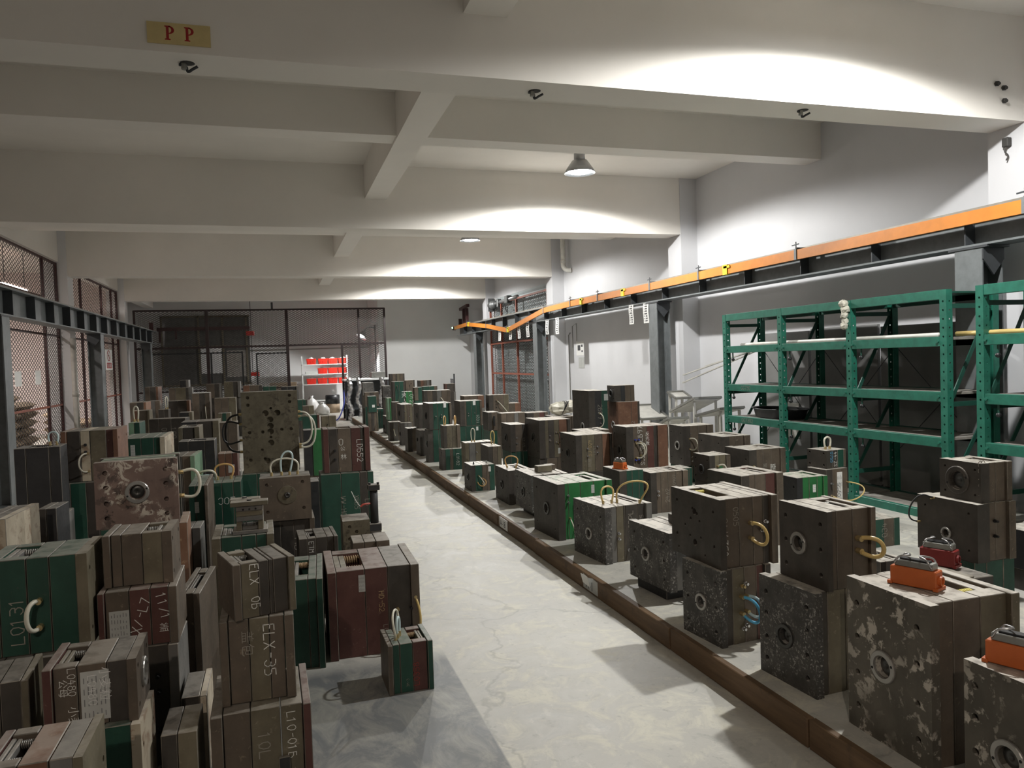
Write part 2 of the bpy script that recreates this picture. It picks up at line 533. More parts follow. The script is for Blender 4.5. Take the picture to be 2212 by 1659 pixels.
# ------------------------------------------------------------------ writing
FONT = {'0': '15 04 02 10 20 32 34 25 15', '1': '04 15 10', '2': '04 15 25 34 33 00 30', '3': '05 25 34 33 13,13 23 32 31 20 10 01', '4': '15 02 32,24 20', '5': '35 05 03 23 32 31 20 00',
 '6': '25 05 02 00 20 31 32 23 03', '7': '05 35 10', '8': '13 04 15 25 34 23 13 02 01 10 20 31 32 23', '9': '33 13 04 05 15 35 33 20', 'L': '05 00 30', 'D': '05 00 20 32 33 25 05',
 'E': '35 05 00 30,03 23', 'X': '05 30,35 00', 'H': '05 00,35 30,03 33', 'P': '00 05 25 34 33 22 02', 'V': '05 10 35', 'C': '34 25 15 04 01 10 20 31', 'O': '15 04 01 10 20 31 34 25 15',
 'S': '34 25 15 04 13 22 31 20 10 01', 'J': '35 32 20 10 01', 'Z': '05 35 00 30', 'G': '34 25 15 04 01 10 20 31 32 22', 'A': '00 15 25 30,02 32', 'M': '00 05 23 35 30', 'W': '05 10 23 20 35',
 'N': '00 05 30 35', 'B': '00 05 25 34 23 03,23 32 31 20 00', 'Y': '05 23 35,23 20', 'T': '05 35,25 20', 'U': '05 01 10 20 31 35', 'R': '00 05 25 34 23 03,13 30', 'K': '05 00,35 03 30', 'F': '00 05 35,03 23',
 '-': '13 33', '/': '00 35', '.': '10 11', '^': '00 24 30 00', '|': '10 15', '=': '02 32,03 33'}
def stroke_text(txt, hgt, wt):
    """chalk strokes as thin flat strips in the XY plane, baseline at 0"""
    mb = MB()
    s = hgt / 5.0
    x = 0
    for ch in txt:
        if ch == ' ':
            x += 3.2 * s
            continue
        for pl in FONT.get(ch, FONT['-']).split(','):
            pts = [Vector((x + int(t[0]) * s + random.uniform(-.12, .12) * s, int(t[1]) * s + random.uniform(-.15, .15) * s, 0)) for t in pl.split()]
            for a, b in zip(pts[:-1], pts[1:]):
                d = b - a
                if d.length < 1e-6: continue
                n = Vector((-d.y, d.x, 0)).normalized() * wt / 2
                e = d.normalized() * wt * .4
                q = [a - e - n, b + e - n, b + e + n, a - e + n]
                mb.add(q + [p + Vector((0, 0, .0006)) for p in q], [(3, 2, 1, 0), (4, 5, 6, 7), (0, 1, 5, 4), (1, 2, 6, 5), (2, 3, 7, 6), (3, 0, 4, 7)])
        x += 4.3 * s
    return mb, x
TXT_CACHE = {}
def font_text(txt, hgt, bold=0.0):
    """printed or brushed characters as a thin mesh in the XY plane"""
    k = (txt, bold)
    if k not in TXT_CACHE:
        cu = bpy.data.curves.new('lettering', 'FONT')
        cu.body = txt
        cu.size = 1
        cu.extrude = .004
        cu.offset = bold
        cu.resolution_u = 2
        o = bpy.data.objects.new('lettering', cu)
        COL.objects.link(o)
        dg = bpy.context.evaluated_depsgraph_get()
        me = bpy.data.meshes.new_from_object(o.evaluated_get(dg))
        TXT_CACHE[k] = ([tuple(v.co) for v in me.vertices], [tuple(p.vertices) for p in me.polygons])
        bpy.data.objects.remove(o)
        bpy.data.curves.remove(cu)
        bpy.data.meshes.remove(me)
    vs, fs = TXT_CACHE[k]
    mb = MB()
    mb.add([(x * hgt, y * hgt, .0005 + z * hgt * .1) for x, y, z in vs], fs)
    wd = max((v[0] for v in mb.v), default=0)
    return mb, wd
def place2d(mb, o, u, v, n, rot=0):
    """put a flat XY mesh onto a surface with axes u,v and normal n"""
    o, u, v, n = Vector(o), Vector(u), Vector(v), Vector(n)
    c, s_ = math.cos(math.radians(rot)), math.sin(math.radians(rot))
    uu, vv = u * c + v * s_, v * c - u * s_
    mb.v = [tuple(o + uu * p[0] + vv * p[1] + n * (p[2] + .0006)) for p in mb.v]
    return mb
def write(o, u, v, n, txt, hgt, rot=0, wt=None, cjk=False):
    mb = MB()
    if cjk or any(ord(c) > 255 for c in txt):
        mb, _ = font_text(txt, hgt, -.008)
    else:
        mb, _ = stroke_text(txt, hgt, wt or hgt * .085)
    return place2d(mb, o, u, v, n, rot)
# ================================================================== the setting
PZ = .12                      # height of the raised storage platform
struct('floor', MB().box(-9.2, -7.2, -.15, 7.0, 30, 0), 'concrete')
pf = struct('platform', MB().box(2.075, -7, 0, 6.65, 22.6, PZ), 'platform', label='raised concrete storage platform along the right wall')
y = 22.15
k = 0
while y > -.8:
    jit = random.uniform(-.004, .004)
    obj('kerb_board', MB().cbox(2.035 + jit, y - 1.142, .0, 2.074, y, PZ + .004 + jit, .004), 'kerb', pf)
    y -= 1.15
struct('ceiling', MB().box(-9.2, -7.2, 4.48, 7.0, 30, 4.6), 'ceiling_paint')
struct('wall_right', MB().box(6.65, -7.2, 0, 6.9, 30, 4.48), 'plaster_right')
struct('wall_back', MB().box(-9.2, 29.2, 0, 6.65, 29.45, 4.48), 'wall_back')
struct('wall_inner', MB().box(3.42, 26.3, 0, 6.65, 29.2, 4.48), 'wall_back', label='grey plaster wall closing the hall beyond the far beam')
struct('wall_front', MB().box(-9.2, -7.2, 0, 6.65, -7.0, 4.48), 'plaster')
struct('wall_left', MB().box(-9.2, -7.0, 0, -9.0, 29.2, 4.48), 'wall_pink')
struct('wall_annex', MB().box(-9.0, 24.1, 0, -4.3, 24.3, 4.48), 'wall_pink')
BY = [(-.88, -.46), (5.06, 5.42), (11.0, 11.4), (17.0, 17.4), (22.95, 23.33)]
for a, b_ in BY:
    struct('ceiling_beam', MB().box(-4.3, a, 3.58, 6.65, b_, 4.48), 'ceiling_paint', label='deep white concrete beam across the hall ceiling')
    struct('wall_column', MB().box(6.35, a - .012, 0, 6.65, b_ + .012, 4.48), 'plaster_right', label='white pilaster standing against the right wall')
    if a > 5: struct('wall_column', MB().box(-4.3, a - .012, 0, -3.85, b_ + .012, 4.48), 'plaster', label='white concrete column at the left mesh partition')
for a in (-3.85, 2.05, 8.02, 14.05, 20.05, 26.0):
    struct('ceiling_beam', MB().box(-4.3, a, 4.03, 6.65, a + .3, 4.48), 'ceiling_paint', label='shallow cross beam between two deep ceiling beams')
struct('ceiling_beam', MB().box(1.31, -7, 4.0, 1.62, 29.2, 4.48), 'ceiling_paint', label='shallow ceiling beam running the length of the hall')
struct('ceiling_beam', MB().box(-4.3, -7, 3.86, -4.0, 29.2, 4.48), 'ceiling_paint', label='edge beam over the left mesh partition')

# ------------------------------------------------------------------ pendant lamps
def pendant(x, y, label, watt=LAMP_W, tint=(1.0, .985, .95)):
    t = thing('pendant_lamp', label, 'lamp', (x, y, LAMP_Z), 0, 'pendant lamps along the right bays')
    obj('rod', MB().cyl((0, 0, .27), (0, 0, 4.48 - LAMP_Z), .012, 8), 'steel_dark', t)
    obj('cap', MB().lathe((0, 0, 0), (0, 0, 1), [(.0, .30), (.055, .30), (.075, .27), (.078, .17), (.07, .165)], 20), 'lamp_metal', t, True)
    obj('shade', MB().lathe((0, 0, 0), (0, 0, 1), [(.07, .17), (.10, .16), (.165, .07), (.212, .0), (.218, .0), (.172, .075), (.105, .17), (.07, .178)], 28), 'lamp_metal', t, True)
    obj('bulb', MB().lathe((0, 0, 0), (0, 0, 1), [(.0, .006), (.08, .008), (.14, .012), (.165, .03), (.13, .08), (.0, .12)], 24), 'lamp_glow', t, True)
    L = bpy.data.lights.new('lamp_light', 'SPOT')
    L.energy = watt
    L.color = tint
    L.spot_size = math.radians(168)
    L.spot_blend = .22
    L.shadow_soft_size = .055
    o = bpy.data.objects.new('lamp_light', L)
    COL.objects.link(o)
    o.parent = t
    o.location = (0, 0, -.062)
    return t
LL = ['lit pendant lamp hanging just ahead above the nearest right moulds', 'nearest of the two lit pendant lamps seen under the ceiling', 'smaller lit pendant lamp farther down the hall', 'pendant lamp farthest down the hall behind the third deep beam']
for (x, y), lb in zip(LAMPS, LL): pendant(x, y, lb)
pendant(-1.3, -2.4, 'warm pendant lamp in the bay behind the viewer', 168, (1.0, .84, .70))  # added fill out of view, lifts the dark ceiling and left rows

# ------------------------------------------------------------------ diamond mesh panels
def wires(mb, o, u, v, W, Hh, cw, ch, r=.0022):
    o, u, v = Vector(o), Vector(u), Vector(v)
    n = u.cross(v).normalized()
    for sgn in (1, -1):
        k = -int(Hh / ch) - 2
        while k * cw < W + Hh * cw / ch:
            # line: x = k*cw + t*cw , y = t*ch (sgn>0) or y = H - t*ch
            t0, t1 = 0.0, Hh / ch
            t0 = max(t0, -k); t1 = min(t1, W / cw - k)
            k += 1
            if t1 - t0 < .05: continue
            kk = k - 1
            pts = []
            for t in (t0, t1):
                x_, y_ = (kk + t) * cw, t * ch
                if sgn < 0: y_ = Hh - y_
                pts.append(o + u * x_ + v * y_)
            mb.bar(pts[0], pts[1], r * 2, r * 2, n)
    return mb
def meshpart(name, parent, o, u, v, W, Hh, cw, ch, mat='mesh_wire', r=.0022):
    p = obj(name, wires(MB(), o, u, v, W, Hh, cw, ch, r), mat, parent)
    p['kind'] = 'stuff'
    return p
# left partition, one thing for each bay between columns
def left_bay(y0, y1, posts, label):
    X = -4.05
    t = thing('mesh_partition', label, 'partition', (X, y0, 0), 0, 'mesh partitions along the left columns')
    for py in posts: obj('post', MB().box(-.025, py - y0 - .028, 0, .025, py - y0 + .028, 3.84), 'maroon', t)
    for z, hh in ((3.82, .04), (2.62, .05), (2.40, .035), (1.05, .035), (.06, .04)):
        obj('rail', MB().box(-.02, 0, z - hh / 2, .02, y1 - y0, z + hh / 2), 'maroon' if z != 1.05 else 'rust_red', t)
    meshpart('wire_mesh', t, (0, 0, .08), (0, 1, 0), (0, 0, 1), y1 - y0, 3.72, .15, .075, 'mesh_wire', .0032)
    return t
left_bay(5.42, 11.0, (5.46, 7.3, 9.1, 10.96), 'red framed wire mesh partition in the nearest left bay')
left_bay(11.4, 17.0, (11.44, 13.55, 16.05, 16.96), 'red framed wire mesh partition in front of the stacked sacks')
left_bay(17.4, 22.95, (17.44, 18.9, 21.0, 22.2, 22.9), 'red framed wire mesh partition carrying the no smoking sign')

# ------------------------------------------------------------------ crane rails
def crane_rail(name, X, y0, y1, side, label, step, z0=2.42, hb=.36):
    t = thing(name, label, 'crane rail', (X, y0, z0), 0)
    L = y1 - y0
    obj('bottom_flange', MB().box(-.125, 0, 0, .125, L, .018), 'steel_grey', t)
    obj('web', MB().box(-.006, 0, .018, .006, L, hb - .018), 'steel_grey', t)
    obj('top_flange', MB().box(-.13, 0, hb - .018, .09 if X > 0 else .13, L, hb), 'steel_grey', t)
    obj('rail_bar', MB().box(-.03, 0, hb, .03, L, hb + .045), 'rail_top', t)
    yy = .5
    while yy < L - .1:
        obj('stiffener', MB().box(.006 if side > 0 else -.12, yy - .006, .018, .12 if side > 0 else -.006, yy + .006, hb - .018), 'steel_dark', t)
        yy += step
    obj('end_stop', MB().box(-.05, L - .14, hb, .05, L - .02, hb + .26), 'maroon', t)
    return t
crane_rail('crane_rail', 6.08, -3, 25.4, -1, 'grey steel crane rail on columns along the right wall', 1.12, 2.515, .31)
crane_rail('crane_rail', -3.35, 8.0, 24.0, 1, 'grey steel crane rail on columns along the left partition', .97)
def rail_column(x, y, sd, label):
    t = thing('rail_column', label, 'column', (x, y, PZ if sd > 0 else 0), 0, 'steel columns carrying the crane rails')
    H_ = 2.515 - PZ if sd > 0 else 2.42
    obj('base_plate', MB().box(-.13, -.17, 0, .13, .17, .02), 'steel_grey', t)
    obj('flange', MB().box(-.12, -.14, .02, -.105, .14, H_ - .02), 'steel_grey', t)
    obj('flange', MB().box(.105, -.14, .02, .12, .14, H_ - .02), 'steel_grey', t)
    obj('web', MB().box(-.105, -.006, .02, .105, .006, H_ - .02), 'steel_grey', t)
    obj('cap_plate', MB().box(-.13, -.2, H_ - .02, .13, .2, H_), 'steel_dark', t)
    obj('gusset', MB().prism([(-.12, 0), (.12, 0), (.12, -.10), (0, -.24), (-.12, -.10)], (0, -.155, H_ - .02), (1, 0, 0), (0, 0, 1), (0, .014, 0)), 'steel_dark', t)
for (x, y, sd, lb) in ((6.08, 5.31, 1, 'grey steel rail column between the two green racks'), (6.08, 11.28, 1, 'grey steel rail column beyond the green racks beside the tilted panels'),
        (6.08, 17.25, 1, 'grey steel rail column in front of the roller shutter'), (6.08, 23.0, 1, 'grey steel rail column farthest down the right wall'),
        (-3.35, 11.1, -1, 'dark steel rail column nearest on the left side'), (-3.35, 16.7, -1, 'dark steel rail column before the no smoking sign'), (-3.35, 22.9, -1, 'dark steel rail column at the far end of the left rail')):
    rail_column(x, y, sd, lb)
# orange conductor bar with its hangers
t = thing('conductor_bar', 'long orange conductor bar clipped along the right crane rail, sagging at far end', 'conductor bar', (5.89, 0, -.012))
path = [(-2.0, 2.77), (1.2, 2.77), (4.7, 2.77), (7.55, 2.775), (9.7, 2.775), (11.2, 2.77), (13.3, 2.77), (14.7, 2.77), (16.35, 2.75), (19.25, 2.43), (21.3, 2.65), (23.6, 2.82), (25.4, 2.79)]
for (a, za), (b_, zb) in zip(path[:-1], path[1:]):
    obj('bar_length', MB().bar((0, a + .004, za), (0, b_ - .004, zb), .035, .115), 'orange_bar', t)
for (yy, zz) in path[1:-1]:
    c = obj('hanger', MB().box(-.026, yy - .02, zz - .06, .024, yy + .02, zz + .07).box(-.012, yy - .012, zz + .07, .12, yy + .012, zz + .085), 'steel_grey', t)
    obj('clamp_bolt', MB().cyl((-.01, yy, zz + .05), (-.01, yy, zz + .15), .006, 6).bar((-.01, yy - .05, zz + .12), (-.01, yy + .07, zz + .115), .012, .012), 'steel_dark', c)
for yy, zz in ((9.0, 2.775), (12.2, 2.77), (14.1, 2.77), (19.15, 2.44), (23.4, 2.81)):
    obj('yellow_clip', MB().box(-.034, yy - .05, zz - .065, .03, yy + .05, zz + .066).box(-.034, yy - .11, zz + .02, -.02, yy + .03, zz + .05), 'yellow_clip', t)
obj('end_feed', MB().box(-.05, 25.4, 2.72, .05, 25.55, 2.84), 'steel_dark', t)
obj('indicator', MB().lathe((-.055, 25.45, 2.80), (-1, 0, 0), [(.0, .03), (.02, .025), (.03, .0)], 12), 'green_led', t)
t = thing('rail_end_post', 'dark red end post standing on the far end of the right crane rail', 'end stop', (6.06, 24.6, 2.872))
obj('upright', MB().box(-.05, -.35, 0, .05, -.27, .5), 'maroon', t)
obj('upright', MB().box(-.05, .05, 0, .05, .13, .5), 'maroon', t)
obj('crossbar', MB().bar((0, -.5, .58), (0, .55, .52), .1, .09), 'maroon', t)

# ------------------------------------------------------------------ roller shutter door with red grille
d = struct('door_1', MB().box(6.56, 17.42, .12, 6.645, 17.75, 3.56).box(6.56, 22.6, .12, 6.645, 22.93, 3.56), 'plaster', label='grey roller shutter door behind a red mesh grille')
cv = MB()
z = .14
while z < 3.5:
    cv.add([(6.60, 17.75, z), (6.60, 22.6, z), (6.585, 22.6, z + .05), (6.585, 17.75, z + .05), (6.60, 22.6, z + .094), (6.60, 17.75, z + .094), (6.612, 22.6, z + .1), (6.612, 17.75, z + .1)],
           [(0, 3, 2, 1), (3, 5, 4, 2), (5, 7, 6, 4)])
    z += .1
obj('shutter_curtain', cv, 'shutter', d)['kind'] = 'stuff'
g = thing('mesh_grille', 'rust red mesh grille standing before the roller shutter', 'grille', (6.42, 17.5, PZ))
for yy in (.02, 2.55, 4.0, 5.2): obj('post', MB().box(-.025, yy - .03, 0, .025, yy + .03, 3.22), 'rust_red', g)
for zz in (.05, 1.12, 2.02, 3.2): obj('rail', MB().box(-.02, 0, zz - .025, .02, 5.2, zz + .025), 'rust_red', g)
meshpart('wire_mesh', g, (.03, 0, .05), (0, 1, 0), (0, 0, 1), 5.2, 3.15, .13, .07, 'mesh_wire', .0035)
t = thing('shutter_motor', 'grey motor and roller barrel above the roller shutter', 'motor', (6.36, 22.2, 3.34))
obj('bracket', MB().box(-.02, .42, -.2, .18, .46, .2), 'motor', t)
obj('motor', MB().cyl((.05, -.1, -.02), (.05, .4, -.02), .11, 16).cyl((.05, .05, -.02), (.05, .25, -.02), .135, 16), 'motor', t, True)
obj('barrel', MB().cyl((.05, -2.3, .02), (.05, -.1, -.0), .055, 14), 'lamp_metal', t, True)
obj('gearbox', MB().cbox(-.05, -1.6, -.1, .12, -1.35, .12, .02), 'motor', t)
obj('gearbox', MB().cbox(-.04, -.62, -.14, .10, -.5, .1, .02), 'motor', t)
obj('cable', MB().tube(spline([(.0, -.6, -.1), (-.02, -.8, -.3), (0, -1.0, -.24), (.0, -1.2, -.1), (0, -1.45, -.34), (0, -1.5, -.2)]), .01, 5), 'hose_black', t)
t = thing('drain_pipe', 'white plastic drain pipe with elbow high beside the column', 'pipe', (6.5, 16.62, 3.7))
obj('pipe', MB().cyl((0, 0, .2), (0, 0, .78), .055, 14), 'pipe_white', t, True)
obj('collar', MB().cyl((0, 0, .15), (0, 0, .22), .063, 14), 'pipe_white', t, True)
obj('elbow', MB().tube(spline([(0, 0, .18), (0, -.01, .08), (.03, -.06, .0), (.1, -.12, -.03), (.15, -.16, -.03)], 4), .056, 12), 'pipe_white', t, True)

# ------------------------------------------------------------------ back partition
t = thing('mesh_partition', 'tall dark framed wire mesh partition closing off the back room', 'partition', (0, 24.3, 0))
for px in (-3.85, -1.9, .38, 2.55, 3.36): obj('post', MB().box(px - .045 if px in (.38, -1.9) else px - .03, -.03, 0, px + .045 if px in (.38, -1.9) else px + .03, .03, 3.42), 'frame_dark', t)
obj('post', MB().box(1.98, -.03, 0, 2.04, .03, 2.29), 'frame_dark', t)
for z, x0, x1, hh in ((3.40, -3.85, 3.36, .05), (2.30, -3.85, 3.36, .06), (1.02, -3.85, .36, .04), (1.02, 2.04, 3.36, .04), (.05, -3.85, .36, .05), (.05, 2.04, 3.36, .05)):
    obj('rail', MB().box(x0, -.025, z - hh / 2, x1, .025, z + hh / 2), 'frame_dark', t)
meshpart('wire_mesh', t, (-3.85, .035, 2.3), (1, 0, 0), (0, 0, 1), 7.2, 1.1, .115, .06, 'mesh_wire', .0048)
meshpart('wire_mesh', t, (-3.85, .035, .05), (1, 0, 0), (0, 0, 1), 4.2, 2.25, .115, .06, 'mesh_wire', .0048)
meshpart('wire_mesh', t, (2.0, .035, .05), (1, 0, 0), (0, 0, 1), 1.35, 2.25, .115, .06, 'mesh_wire', .0048)
obj('hanger', MB().box(-.02 - .04, -.02, 3.42, .0, .02, 3.62), 'steel_dark', t)
t = thing('mesh_gate', 'open wire mesh gate leaf with dark frame in the back partition', 'gate', (.36, 24.36, .05))
R0 = (-.86, .5, 0)
for a, b_ in (((0, 0, 0), (0, 0, 2.05)), ((-.9, .35, 0), (-.9, .35, 2.05)), ((0, 0, .03), (-.9, .35, .03)), ((0, 0, 2.03), (-.9, .35, 2.03))):
    obj('frame_bar', MB().bar(a, b_, .04, .04, (0, 1, 0) if a[2] != b_[2] else (0, 0, 1)), 'steel_dark', t)
meshpart('wire_mesh', t, (0, 0, .03), Vector((-.9, .35, 0)).normalized(), (0, 0, 1), .96, 2.0, .09, .075, 'mesh_light', .004)
t = thing('mesh_gate', 'closed wire mesh gate leaf left of the open doorway', 'gate', (-1.82, 24.37, .05))
for a, b_ in (((0, 0, 0), (0, 0, 2.1)), ((.88, 0, 0), (.88, 0, 2.1)), ((0, 0, .03), (.88, 0, .03)), ((-1.9, 0, 2.08), (.88, 0, 2.08))):
    obj('frame_bar', MB().bar(a, b_, .045, .045, (0, 1, 0) if a[2] != b_[2] else (0, 0, 1)), 'steel_dark', t)
# ================================================================== injection moulds
def plates(spec):
    out = []
    for tk in spec.split():
        c = tk[:2]
        fl = ''.join(ch for ch in tk if ch in '^*')
        out.append((c, float(tk[2:].strip('^*') or 1), fl))
    return out
def face_axes(face, w, d, h, ins):
    """origin of unit square, right, up, normal, sizes"""
    if face == 'f': return Vector((-w / 2, -d / 2 + ins, 0)), Vector((1, 0, 0)), Vector((0, 0, 1)), Vector((0, -1, 0)), w, h
    if face == 'F': return Vector((-w / 2, -d / 2, 0)), Vector((1, 0, 0)), Vector((0, 0, 1)), Vector((0, -1, 0)), w, h
    if face == 't': return Vector((-w / 2, -d / 2, h - .001)), Vector((1, 0, 0)), Vector((0, 1, 0)), Vector((0, 0, 1)), w, d
    if face == 'l': return Vector((-w / 2, d / 2, 0)), Vector((0, -1, 0)), Vector((0, 0, 1)), Vector((-1, 0, 0)), d, h
    return Vector((w / 2, -d / 2, 0)), Vector((0, 1, 0)), Vector((0, 0, 1)), Vector((1, 0, 0)), d, h
BOLT = {'8': [(.13, .84), (.13, .62), (.13, .38), (.13, .16), (.85, .84), (.85, .62), (.85, .38), (.85, .16)],
        '4': [(.14, .82), (.86, .82), (.14, .18), (.86, .18)],
        '6': [(.14, .82), (.86, .82), (.14, .5), (.86, .5), (.14, .18), (.86, .18)],
        'big': [(.12, .93), (.12, .84), (.86, .94), (.86, .86), (.13, .5), (.87, .52), (.13, .16), (.36, .5), (.7, .52), (.52, .79), (.42, .73), (.63, .73), (.5, .65), (.5, .57), (.5, .5), (.5, .43), (.5, .36), (.34, .28), (.42, .14), (.38, .17)],
        'two': [(.5, .72), (.5, .26), (.46, .76), (.55, .7), (.13, .82), (.87, .8), (.12, .3), (.88, .3), (.42, .6), (.6, .6), (.4, .34), (.62, .36), (.3, .48), (.7, .12), (.15, .1)],
        'face': [(.14, .84), (.84, .86), (.85, .26), (.14, .22)],
        'L27': [(.25, .92), (.5, .85), (.24, .76), (.72, .62), (.25, .28), (.74, .2)]}
BIG_R = {'big': {11, 10, 12, 13, 14, 16, 18}, 'two': {0, 1}}
def mould(id, row, st, label, group, support=False):
    x, y, z, w, d, h, yaw = row
    DUST[0] = .42 if group == GL else 1.0  # left tops darker than right: less dusty, and lamp distance painted in
    t = thing('injection_mould', label, 'mould', (x, y, z), math.radians(yaw), group)
    ax = st.get('ax', 'x')
    P_ = plates(st.get('p', 'dk1^ bn2 bn2 bn1^'))
    far = st.get('far', y > 11)
    tot = sum(p[1] for p in P_)
    if ax == 'x': A, B_ = w, d
    elif ax == 'y': A, B_ = d, w
    else: A, B_ = h, d
    ins = st.get('ins', .05) * min(B_, .45)
    ch = .0025 if not far else .004
    pos = -A / 2 if ax != 'z' else 0.0
    gap = .0012
    nP = len(P_)
    for k, (c, rel, fl) in enumerate(P_):
        th = A * rel / tot
        a0, a1 = pos + gap, pos + th - gap
        pos += th
        over = '^' in fl
        q = 0 if over else ins
        name = 'clamp_plate' if over else 'mould_plate'
        zt = h if over else h - .002
        end = k == 0 or k == nP - 1
        hs = st.get('holes')
        ends = st.get('ring')
        if ax == 'z':
            qx = 0 if over else w * .09
            obj(name, MB().cbox(-w / 2 + qx, -d / 2 + q, a0, w / 2 - qx, d / 2 - q, a1, ch), c, t)
            continue
        # open ejector box
        if '*' in fl and not support:
            sb = B_ * .17
            if ax == 'x':
                for s_ in (-1, 1):
                    y0, y1 = sorted((s_ * (B_ / 2 - q), s_ * (B_ / 2 - q - sb)))
                    obj('spacer_block', MB().cbox(a0, y0, 0, a1, y1, zt, ch), c, t)
                left = k < nP / 2      # ejector plates lie against the nearer clamp plate
                e0, e1 = (a0, a0 + th * .42) if left else (a1 - th * .42, a1)
                yi = B_ / 2 - q - sb - .004
                em = (e0 + e1) / 2
                obj('ejector_plate', MB().cbox(e0, -yi, .012, em - .001, yi, zt - .006, ch), st.get('ej', 'gy'), t)
                obj('ejector_plate', MB().cbox(em + .001, -yi, .012, e1, yi, zt - .009, ch), st.get('ej', 'gy'), t)
                s0, s1 = (e1, a1) if left else (a0, e0)
                obj('support_pad', MB().box(s0, -yi, .0, s1, yi, max(.02, h - .14)), 'bk', t)
                if not far:
                    rs = min(.02, th * .16)
                    for yy in (-yi + rs * 1.6, yi - rs * 1.6):
                        obj('spring', helix((s0 + .001, yy, h - .012 - rs), (1, 0, 0), rs, s1 - s0 - .002, 6.5, rs * .22), st.get('spr', 'spring_steel'), t, True)
            else:
                obj(name, MB().cbox(-w / 2 + q, a0, 0, w / 2 - q, a1, zt, ch), c, t)
            continue
        o = None
        drilled = False
        if end and hs is not None and ax == 'x' and ((k == 0 and 'l' in hs) or (k == nP - 1 and 'r' in hs)):
            sd = -1 if k == 0 else 1
            u = Vector((0, -1, 0)) if sd < 0 else Vector((0, 1, 0))
            W_ = B_ - 2 * q
            org = Vector((a0 if sd < 0 else a1, W_ / 2 if sd < 0 else -W_ / 2, 0))
            drilled, nrm, T_ = True, Vector((sd, 0, 0)), a1 - a0
        elif k == 0 and hs is not None and ax == 'y' and 'f' in hs:
            W_ = w - 2 * q
            u, nrm, T_ = Vector((1, 0, 0)), Vector((0, -1, 0)), a1 - a0
            org = Vector((-W_ / 2, a0, 0))
            drilled = True
        if drilled:
            pat = hs[1:] if len(hs) > 1 else '4'
            rr = st.get('br', .0105)
            HL = []
            for i, (bu, bv) in enumerate(BOLT.get(pat, [])):
                r_ = rr * (1.9 if i in BIG_R.get(pat, ()) else (.8 if pat in ('big', 'two') and i > 8 else 1))
                HL.append((bu * W_, bv * h, r_))
            rg = st.get('ring')
            if rg and rg[0] in hs[0]: HL = [q_ for q_ in HL if (q_[0] - rg[1] * W_) ** 2 + (q_[1] - rg[2] * h) ** 2 > (rg[3] + q_[2]) ** 2] + [(rg[1] * W_, rg[2] * h, rg[3] * .62)]
            o = obj(name, MB().holed(org, u, (0, 0, 1), nrm, W_, zt, T_, HL, .022, 14 if not far else 10), c, t)
            if rg and rg[0] in hs[0]:
                pc = org + u * rg[1] * W_ + Vector((0, 0, rg[2] * h))
                R_ = rg[3]
                rm = rg[4] if len(rg) > 4 else 'ring'
                r1 = obj('locating_ring', MB().lathe(pc, nrm, [(R_ * .66, -.002), (R_ * .70, .010), (R_ * .95, .010), (R_, .007), (R_, -.001)], 24 if not far else 14), rm, t, False)
                if not far:
                    sc_ = MB()
                    for an in (20, 200):
                        rad = (u * math.cos(math.radians(an)) + Vector((0, 0, 1)) * math.sin(math.radians(an))) * R_ * .83
                        sc_.cyl(pc + rad + nrm * .0095, pc + rad + nrm * .011, R_ * .085, 8)
                    obj('ring_screw', sc_, 'hole', r1)
                obj('sprue_bushing', MB().lathe(pc - nrm * .020, nrm, [(R_ * .60, .0), (R_ * .42, .004), (R_ * .16, .007), (R_ * .10, .001), (.0, .0)], 16), 'bush', t, True)
        elif ax == 'x':
            o = obj(name, MB().cbox(a0, -B_ / 2 + q, 0, a1, B_ / 2 - q, zt, ch), c, t)
        else:
            o = obj(name, MB().cbox(-w / 2 + q, a0, 0, w / 2 - q, a1, zt, ch), c, t)
    fins = ins if ax == 'x' else 0
    if 'disc' in st:
        fu, fv, R_ = st['disc']
        o0, u, v, n, W_, H_ = face_axes('F', w, d, h, 0)
        p = o0 + u * fu * W_ + v * fv * H_ + n * -ins * 0
        obj('face_disc', MB().lathe(p, n, [(0, .003), (R_ * .97, .003), (R_, .0), (R_, -.004)], 28), 'mo', t)
        obj('sprue_nozzle', MB().lathe(p, n, [(.022, .002), (.019, .012), (.009, .014), (.007, .006), (0, .006)], 14), 'bush', t, True)
    # water fittings: small tubes standing out of a face
    for (fc, fu, fv, *ex) in st.get('fit', ()):
        o0, u, v, n, W_, H_ = face_axes(fc, w, d, h, fins)
        p = o0 + u * fu * W_ + v * fv * H_
        obj('fitting', MB().cyl(p, p + n * .03, .0075, 8).cyl(p + n * .004, p + n * .012, .011, 6), ex[0] if ex else 'chrome', t)
    # hoses looping from one face point to another
    for (fc, u1, v1, u2, v2, bul, mat, *ex) in st.get('hose', ()):
        o0, u, v, n, W_, H_ = face_axes(fc, w, d, h, fins)
        p, q = o0 + u * u1 * W_ + v * v1 * H_, o0 + u * u2 * W_ + v * v2 * H_
        drift = (u * ex[0] + v * ex[1]) if len(ex) > 1 else Vector()
        sp_ = (q - p)
        wide = max(.0, min(.45, bul * .35 / max(sp_.length, .02)))
        pts = []
        for i_ in range(19):
            t_ = i_ / 18
            s_ = math.sin(PI * t_)
            pts.append(p + sp_ * t_ - sp_ * wide * math.sin(2 * PI * t_) + n * bul * s_ ** .8 + drift * s_ ** 1.3)
        rr = ex[2] if len(ex) > 2 else .0072
        hz = obj('hose', MB().tube(pts, rr, 7), mat, t, True)
        for e_ in (p, q): obj('ferrule', MB().cyl(e_ - n * .001, e_ + n * .026, rr * 1.35, 8), 'brass', hz)
